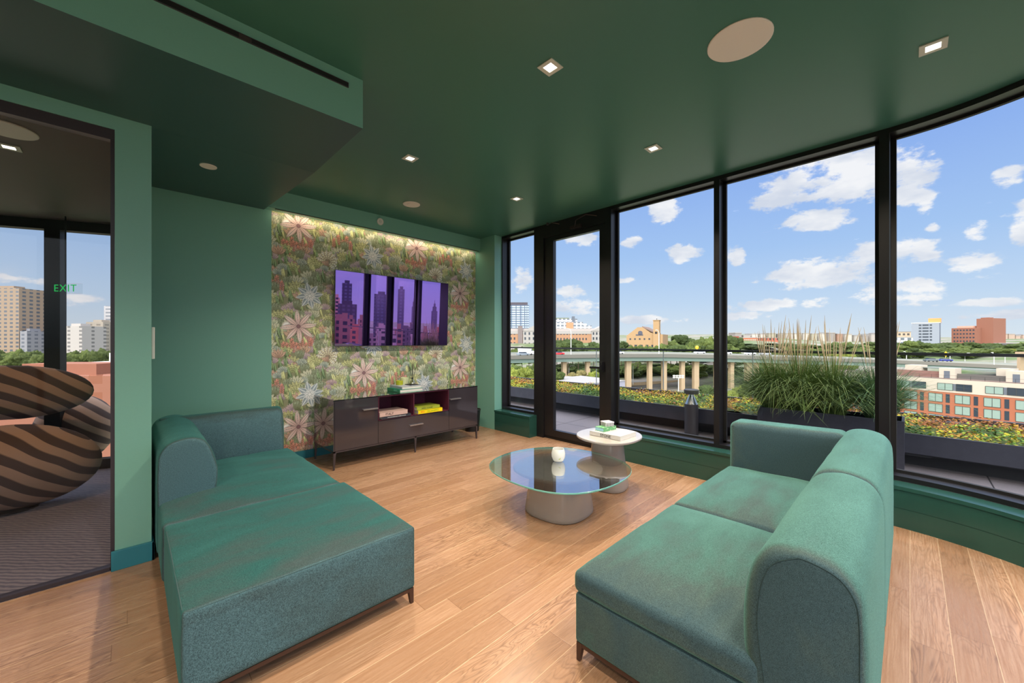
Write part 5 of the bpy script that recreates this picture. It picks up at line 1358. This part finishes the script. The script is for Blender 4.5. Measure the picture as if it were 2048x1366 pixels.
# brick apartment block with white top floor
B = Bld('apartment_block', 'orange brick apartment block with white top floor at the right', 1640, 141, 2230, 87, 16, -27)
M_BRK = wall_mat('orange_brick', lin(166, 100, 72)); M_CRM = wall_mat('cream_cladding', lin(192, 180, 164), .05); M_SLT = pmat('slate_panel', lin(96, 102, 112), .7)
ht = -9.4+27; L = B.L
B.box('brick_wall', 0, L, 0, ht-3.7, mat=M_BRK); B.box('white_storey', -.05, L+.05, ht-3.7, ht, -.08, mat=M_CRM); B.box('roof_deck', 0, L, ht, ht+.1, 0, mat=pmat('roof_deck_brown', lin(110, 92, 84), .9))
wf = pmat('bronze_frame', lin(60, 62, 60), .5)
B.windows([3+5.4*k for k in range(int((L-3)/5.4))], [ht-3.7-1.75-3.05*r for r in range(4)], 2.9, 2.3, M_WPALE, frame=wf)
B.windows([5.5+5.4*k for k in range(int((L-6)/5.4))], [ht-3.7-1.75-3.05*r for r in range(4)], .8, 2.4, M_WGL)
B.windows([4.4+9.2*k for k in range(int((L-4)/9.2))], [ht-2.15], 3.1, 1.9, M_WPALE, y=-.12, frame=wf)
B.windows([8.1+9.2*k for k in range(int((L-8)/9.2))], [ht-2.15], 3.0, 1.9, M_WGL, y=-.12, frame=wf)
for k in range(int((L-6)/9.2)): B.box('slate_panel', 5.95+9.2*k+.05, 6.55+9.2*k, ht-3.1, ht-1.2, -.16, -.08, M_SLT)
def frac(pxa):   # along-facade coordinate seen at px
    a, b_ = fp(1640, 141), fp(2230, 87); d = b_-a; r = fp(pxa, 1); k = (a.x*r.y-a.y*r.x)/(d.y*r.x-d.x*r.y); return k*L
for (pa, pb, y0, y1, dep) in ((1790, 1822, 726, 741, 6), (1868, 1900, 733, 754, 3), (1973, 2006, 736, 748, 6), (2002, 2045, 739, 759, 3)):
    xa, xb = frac(pa), frac(pb); B.box('stair_bulkhead', xa, xb, ht+.1, ht+.1+(2.9 if dep == 3 else 3.3), dep, dep+4, M_CRM)
    B.box('bulkhead_door', (xa+xb)/2-.6, (xa+xb)/2+.6, ht+.1, ht+2.2, dep-.06, dep, M_SLT) if dep == 3 else None
B.box('terrace_fence', frac(1780), frac(1868), ht+.1, ht+1.9, 4.2, 4.4, pmat('brown_fence', lin(132, 96, 88), .8)); B.box('terrace_fence', frac(1900), frac(2000), ht+.1, ht+1.5, 4.2, 4.4, pmat('dark_fence', lin(96, 92, 88), .8))
B.box('pergola_roof', frac(1822), frac(1975), ht+2.6, ht+2.8, 7, 13, pmat('pergola_grey', lin(120, 126, 120), .8))
m1 = MB()
for k in range(28): m1.box((3+k*2.6, .3, ht+.1), (3.05+k*2.6, .35, ht+1.1))
m1.box((3, .3, ht+1.08), (3+27*2.6, .35, ht+1.12)); o = m1.build('roof_railing', M_BLACK, B.T, local=True)
# grey office
B = Bld('office_building', 'grey office block with an orange rooftop box in the distance', 1823, 330, 1879, 318, 22, -8); z1 = B.h(646.5)
B.box('wall', 0, B.L, 0, z1, mat=pmat('pale_grey_wall', lin(134, 142, 152), .7)); B.box('glazed_side', B.L, B.L+.3, 0, z1-.5, .2, mat=pmat('blue_black_glazing', lin(62, 72, 92), .2))
B.box('parapet', -.2, B.L+.5, z1, z1+.5, -.2, 22.2, M_WHITE); B.box('rooftop_box', B.L*.60, B.L*1.05, z1+.5, z1+4.0, 4, 12, pmat('orange_box', lin(232, 138, 80), .7))
for r in range(6):
    for (xa, xb) in ((.27, .36), (.40, .62), (.66, .74)):
        B.box('window_band', B.L*xa, B.L*xb, z1-2.1-r*2.45, z1-1.0-r*2.45, -.15, .1, M_WGL)
# brown brick hospital-like block
B = Bld('brick_tower_block', 'brown brick stepped block beside the grey office block', 1903, 318, 1954, 304, 20, -9); z1 = B.h(656); M_BB = wall_mat('brown_brick', lin(140, 94, 76))
B.box('wall', 0, B.L, 0, z1, mat=M_BB); B.box('tower', B.L*.80, B.L*1.42, 0, B.h(638), 6, 22, mat=M_BB); B.box('rooftop_plant', B.L*.1, B.L*.72, z1, z1+1.6, 4, 12, mat=wall_mat('pinkish_render', lin(206, 160, 140))); B.box('tower_top', B.L*.90, B.L*1.2, B.h(638), B.h(636), 8, 14, mat=M_BB)
B.windows([B.L*(.12+.125*k) for k in range(7)], [z1-1.8-r*2.9 for r in range(5)], 1.0, 1.1, M_WGL)
B = Bld('low_dark_building', 'low dark building right of the brown brick block', 1988, 300, 2030, 292, 14, -12); B.box('wall', 0, B.L, 0, B.h(687), mat=pmat('dark_cladding', lin(90, 88, 92), .7)); B.box('roof_edge', -.3, B.L+.3, B.h(687), B.h(686), -.3, 14.3, mat=M_ROOFG)
B = Bld('pale_building', 'pale grey flat building just right of the wide mullion', 1784, 300, 1826, 296, 12, -8); B.box('wall', 0, B.L, 0, B.h(675), mat=grid_mat('pale_grid', lin(190, 192, 190), lin(90, 100, 110), 4.2, 3.2)); B.box('roof_slab', -.3, B.L+.3, B.h(675), B.h(674), -.3, 12.3, mat=M_ROOFG)
B = Bld('tan_building', 'tan low building behind the pale one right of the wide mullion', 1786, 360, 1822, 356, 12, -4); B.box('wall', 0, B.L, 0, B.h(664), mat=grid_mat('tan_grid', lin(196, 176, 150), lin(96, 92, 88), 3.2, 3.4)); B.box('roof_slab', -.3, B.L+.3, B.h(664), B.h(663), -.3, 12.3, mat=M_ROOFG)
# white concrete portal at far right
B = Bld('highway_gantry', 'white concrete portal frame at the far right below the railing', 2030, 120, 2070, 116, 2, -14, cat='gantry'); B.box('beam', 0, B.L, B.h(712), B.h(704), mat=M_CONC); B.box('post', B.L*.1, B.L*.26, 0, B.h(712), mat=M_CONC)
# red brick blocks
B = Bld('brick_building', 'dark red brick building right of the narrow mullion', 1452, 300, 1478, 300, 14, -8); B.box('wall', 0, B.L, 0, B.h(672.5), mat=wall_mat('dark_red_brick', lin(146, 74, 54))); B.windows([B.L*(.2+.3*k) for k in range(3)], [B.h(677)-3*r for r in range(3)], 1.1, 1.4)
B.box('parapet', -.2, B.L+.2, B.h(672.5), B.h(671.8), -.2, .4, mat=M_ROOFG)
B = Bld('brick_building', 'sunlit orange red brick block with a grid of windows behind the highway', 1481, 296, 1516, 290, 16, -8); B.box('wall', 0, B.L, 0, B.h(676), mat=wall_mat('orange_red_brick', lin(190, 98, 64))); B.windows([B.L*(.06+.098*k) for k in range(10)], [B.h(679.5)-2.3*r for r in range(5)], .7, 1.0, M_WPALE)
B.box('parapet', -.2, B.L+.2, B.h(676), B.h(675), -.2, .5, mat=M_ROOFG)
B = Bld('brick_building', 'low red brick building half hidden by the left grass plumes', 1529, 310, 1556, 310, 14, -8); B.box('wall', 0, B.L, 0, B.h(676), mat=grid_mat('red_grid', lin(190, 98, 78), lin(80, 60, 56), 3, 3.2)); B.box('parapet', -.2, B.L+.2, B.h(676), B.h(675.2), -.2, .5, mat=M_ROOFG)
hr = random.Random(5)
for k in range(20):
    pxa = 1470+k*17+hr.uniform(0, 1); wd = hr.uniform(9, 14); col = hr.choice([lin(160, 154, 146), lin(176, 170, 160), lin(146, 116, 98), lin(154, 148, 130), lin(136, 130, 124)])
    B = Bld('distant_house', 'tiny pale rooftop on the skyline behind the grasses and trees', pxa, 460, pxa+wd, 460, 14, 0, 'distant houses on the ridge', 'house'); hh = B.h(hr.uniform(666, 672)); B.box('wall', 0, B.L, 0, hh, mat=pmat('house_wall', col, .8)); B.box('roof', -.3, B.L+.3, hh, hh+.8, -.3, 14.3, mat=M_ROOFG)
for k in range(8):
    pxa = 1990+k*14; B = Bld('distant_house', 'tiny pale rooftop on the skyline right of the brown brick block', pxa, 460, pxa+hr.uniform(7, 12), 460, 14, 0, 'distant houses far right', 'house'); hh = B.h(hr.uniform(668, 674)); B.box('wall', 0, B.L, 0, hh, mat=pmat('house_wall', lin(166, 146, 130), .8)); B.box('roof', -.3, B.L+.3, hh, hh+.8, -.3, 14.3, mat=M_ROOFG)
# church
B = Bld('church', 'beige gabled church with a square tower behind the highway', 1253, 230, 1309, 222, 20, -9, cat='church'); M_CH = wall_mat('beige_stone', lin(168, 138, 100), .08); L = B.L; z1 = B.h(668); za = B.h(654.5)
m1 = MB(); m1.loft([[(0, y, 0), (L, y, 0), (L, y, z1), (L*.86, y, z1+.8), (L*.58, y, za), (L*.40, y, za), (0, y, z1-1)] for y in (0, 20)]); m1.build('nave', M_CH, B.T, local=True)
m1 = MB(); m1.loft([[(L*.56, y, za+.1), (L*1.0, y, z1+.1), (L*1.0, y, z1+.6), (L*.56, y, za+.6)] for y in (.3, 20.3)]); m1.build('roof', pmat('brown_roof', lin(120, 100, 90), .8), B.T, local=True)
B.box('side_block', L, L*1.28, 0, B.h(669), 0, 18, M_CH); B.box('tower', L*.97, L*1.17, 0, B.h(642), -1.2, 3, M_CH); B.box('tower_cap', L*.955, L*1.185, B.h(642), B.h(641), -1.5, 3.3, M_CH)
B.box('belfry_opening', L*1.03, L*1.11, B.h(668), B.h(664), -1.25, -1.19, M_GASKET)
m1 = MB(); m1.box((L*1.065, .8, B.h(641)), (L*1.075, .95, B.h(637.5))); m1.box((L*1.045, .8, B.h(639.4)), (L*1.095, .95, B.h(638.9))); m1.build('cross', M_BLACK, B.T, local=True)
B.windows([L*(.14+.17*k) for k in range(6)], [B.h(678)], .9, .9, M_WGL); B.windows([L*(.14+.2*k) for k in range(5)], [B.h(692)], 1.5, 1.4, M_WGL)
m1 = MB(); m1.cyl((L*.50, -.12, B.h(666)), (L*.50, .05, B.h(666)), 1.3, 1.3, 24); m1.box((L*.34, -.12, B.h(671)), (L*.6, .05, B.h(668.5))); m1.build('round_sign', pmat('slate_sign', lin(70, 74, 88), .5), B.T, local=True)
# institutional building with pediments
B = Bld('institution', 'long brick and pale stone building with triangular pediments at the left', 985, 300, 1225, 300, 16, -8); L = B.L; M_ST = wall_mat('pale_stone', lin(158, 154, 150), .05); M_TB = wall_mat('tan_brick', lin(168, 128, 98))
u = lambda px: (px-985)/240*L
B.box('brick_wall', 0, L, 0, B.h(668), mat=M_TB); B.box('cornice', -.2, L+.2, B.h(668), B.h(662), -.3, 16.3, M_ST); B.box('attic', 0, L, B.h(662), B.h(657), .4, 15, wall_mat('grey_attic', lin(168, 160, 156), .05)); B.box('plinth', -.2, L+.2, 0, B.h(689), -.25, 0, M_ST)
for (a, b_, ap) in ((1046, 1096, 650), (1183, 1222, 652)):
    B.box('portico', u(a), u(b_), 0, B.h(662), -1.2, 0, M_ST)
    m1 = MB(); m1.loft([[(u(a)-.4, y, B.h(662)), (u(b_)+.4, y, B.h(662)), ((u(a)+u(b_))/2, y, B.h(ap))] for y in (-1.5, 12)]); m1.build('pediment', M_ST, B.T, local=True)
    B.windows([u(a)+(u(b_)-u(a))*(k+.5)/6 for k in range(6)], [B.h(y) for y in (667, 677, 688)], 1.1, 2.0, M_WGL, y=-1.24)
B.box('stair_tower', u(1036), u(1045), 0, B.h(652), -1, 0, pmat('dark_stone', lin(120, 110, 108), .8))
B.windows([u(x) for x in (1008, 1015, 1022, 1029)], [B.h(y) for y in (667, 677, 687)], 1.2, 1.9, M_WGL); B.windows([u(1103+6.3*k) for k in range(12)], [B.h(y) for y in (667.5, 678)], 1.0, 1.7, M_WGL)
# glass high-rise
B = Bld('high_rise', 'blue glass high rise tower behind the institution at the left', 1006, 430, 1058, 430, 24, -4); z1 = B.h(610)
B.box('tower_wall', 0, B.L, 0, z1, mat=grid_mat('blue_glass_grid', lin(74, 84, 104), lin(172, 200, 226), 4.8, 2.5, .82, .60)); B.box('crown', 0, B.L*.95, z1, z1+3.0, 1, 20, pmat('dark_crown', lin(74, 68, 76), .7))
for k in range(5): B.box('facade_rib', B.L*(.08+.21*k)-.25, B.L*(.08+.21*k)+.25, 0, z1, -.3, 0, M_SLT)
# terraced modern block
B = Bld('terraced_block', 'grey stepped apartment block rising behind the institution', 1096, 380, 1166, 380, 20, -4); gm = grid_mat('grey_grid', lin(176, 176, 178), lin(104, 112, 122), 4.0, 3.2, .6, .5)
B.box('lower_wall', 0, B.L, 0, B.h(644), mat=gm); B.box('upper_wall', B.L*.12, B.L*.85, B.h(644), B.h(637), 2, 18, gm); B.box('brick_bay', B.L*.52, B.L*.72, 0, B.h(645), -.6, 0, wall_mat('warm_brick', lin(196, 140, 106)))
B.box('roof_garden', B.L*.16, B.L*.62, B.h(637), B.h(635), 4, 15, pmat('roof_garden', lin(110, 118, 92), .9)); B.box('dark_lift_tower', B.L*.70, B.L*.77, B.h(644), B.h(632.5), 1, 5, M_SLT); B.box('east_wing', B.L, B.L*1.25, 0, B.h(651), mat=gm); B.box('east_terrace', B.L*.85, B.L*1.12, B.h(651), B.h(647), 3, 14, M_WHITE)
# warehouse roof low right (behind sedum)
B = Bld('warehouse', 'low grey warehouse roof beside the brick apartment block', 1095, 98, 1250, 112, 20, -20); B.box('wall', 0, B.L, 0, B.h(773, 98), mat=pmat('lavender_roof', lin(164, 162, 176), .7)); B.box('roof_edge', -.2, B.L+.2, B.h(773, 98), B.h(772.6, 98), -.2, 20, mat=M_ROOFG)

# skyline to the south-west of the building, seen mirrored in the television
def tower(az, r, wdeg, elt, lab, col, glass, sx=4, sz=3.4, spire=0, group=None, setback=False):
    a = R_(az); c = Vector((r*math.cos(a), r*math.sin(a), -26)); wd = 2*r*math.tan(R_(wdeg/2)); h = EYE+r*math.tan(R_(elt))+26
    T = thing('tower', lab, 'building', c, a+R_(90), group); m1 = MB(); m1.box((-wd/2, -wd/3, 0), (wd/2, wd/3, h*(.80 if setback else 1))); m1.build('wall', grid_mat('tower_grid', col, glass, sx, sz), T, local=True)
    m1 = MB()
    if setback: m1.box((-wd/3, -wd/5, h*.80), (wd/3, wd/5, h*.92)); m1.box((-wd/6, -wd/8, h*.92), (wd/6, wd/8, h))
    else: m1.box((-wd/4, -wd/6, h), (wd/4, wd/6, h+3))
    if spire: m1.cyl((0, 0, h), (0, 0, h+spire), wd*.07, .2, 8)
    m1.build('crown', pmat('tower_crown', col, .7), T, local=True); return T
GS = 'towers mirrored in the television'
tower(-68.1, 420, 1.25, 4.4, 'tall dark tower mirrored at the left of the television', lin(60, 62, 78), lin(96, 100, 120), group=None)
tower(-69.3, 380, .8, 2.4, 'pale gridded tower mirrored at the far left of the television', lin(190, 150, 130), lin(60, 60, 70))
tower(-67.9, 360, 2.4, 1.6, 'broad dark block mirrored below the tall tower in the television', lin(70, 66, 76), lin(96, 92, 104))
tower(-63.6, 430, 1.9, 3.2, 'wide dark tower mirrored between the first two dark bars in the television', lin(64, 66, 80), lin(92, 96, 112))
tower(-60.9, 420, .9, 4.1, 'slim tower mirrored right of the second dark bar in the television', lin(82, 80, 96), lin(112, 112, 128))
tower(-59.2, 520, .62, 2.9, 'stepped tower with a spire mirrored near the third dark bar in the television', lin(96, 90, 104), lin(120, 116, 130), spire=14, setback=True)
tower(-56.3, 520, .85, 2.3, 'stepped tower mirrored at the right of the television', lin(88, 84, 98), lin(110, 106, 122), spire=5, setback=True)
kr = random.Random(9)
for k in range(34):
    az_ = -74+k*.68+kr.uniform(-.2, .2); cc = kr.choice([lin(150, 110, 96), lin(120, 104, 100), lin(170, 150, 140), lin(96, 86, 90), lin(180, 104, 80)])
    tower(az_, kr.uniform(170, 330), kr.uniform(.8, 1.9), kr.uniform(-3.0, -.2), 'low city building mirrored along the bottom of the television', cc, lin(60, 60, 68), 3.5, 3.2, group='low buildings mirrored in the television')
# buildings seen through the next room
def nb(px0, px1, ytop, f, lab, col, glass, sx, sz, fx=.5, fz=.5, zb=-28):
    B = Bld('tower_block', lab, px0, f, px1, f, 18, zb); B.box('wall', 0, B.L, 0, B.h(ytop), mat=grid_mat('block_grid', col, glass, sx, sz, fx, fz)); B.box('rooftop', B.L*.2, B.L*.7, B.h(ytop), B.h(ytop)+2, 3, 10, pmat('rooftop_grey', col, .8)); return B
nb(-30, 38, 576, 300, 'tall tan and grey tower at the far left behind the glass partition', lin(154, 134, 112), lin(84, 90, 98), 4.5, 3.0)
nb(40, 54, 662, 300, 'small grey tower beside the tall tan one behind the partition', lin(140, 142, 148), lin(100, 106, 116), 4.5, 3.0)
nb(54, 86, 676, 420, 'low tan building on the horizon left of the next room mullion', lin(204, 188, 168), lin(150, 140, 130), 6, 4)
nb(126, 164, 652, 300, 'white slab block right of the next room mullion', lin(180, 176, 170), lin(120, 118, 116), 9, 3.0, .25, .5)
nb(172, 206, 644, 330, 'cream tower block left of the green column behind the glass', lin(176, 166, 150), lin(144, 136, 124), 7, 3)
nb(208, 240, 612, 360, 'tall white tower next to the green column behind the glass', lin(182, 182, 184), lin(124, 130, 138), 30, 3.2, .9, .45)
nb(178, 245, 724, 90, 'nearby white low building beside the green column behind the glass', lin(222, 220, 216), lin(120, 128, 134), 5, 3.4, .45, .45)
nb(-60, 250, 752, 70, 'long low roof with an orange strip behind the glass partition', lin(150, 98, 76), lin(150, 98, 76), 5, 3)
for k in range(16): tree(-40+k*19, trng.uniform(200, 240), trng.uniform(699, 705), 8, 1, 'green tree in the park strip seen through the next room', 'trees behind the next room', zbase=-27)
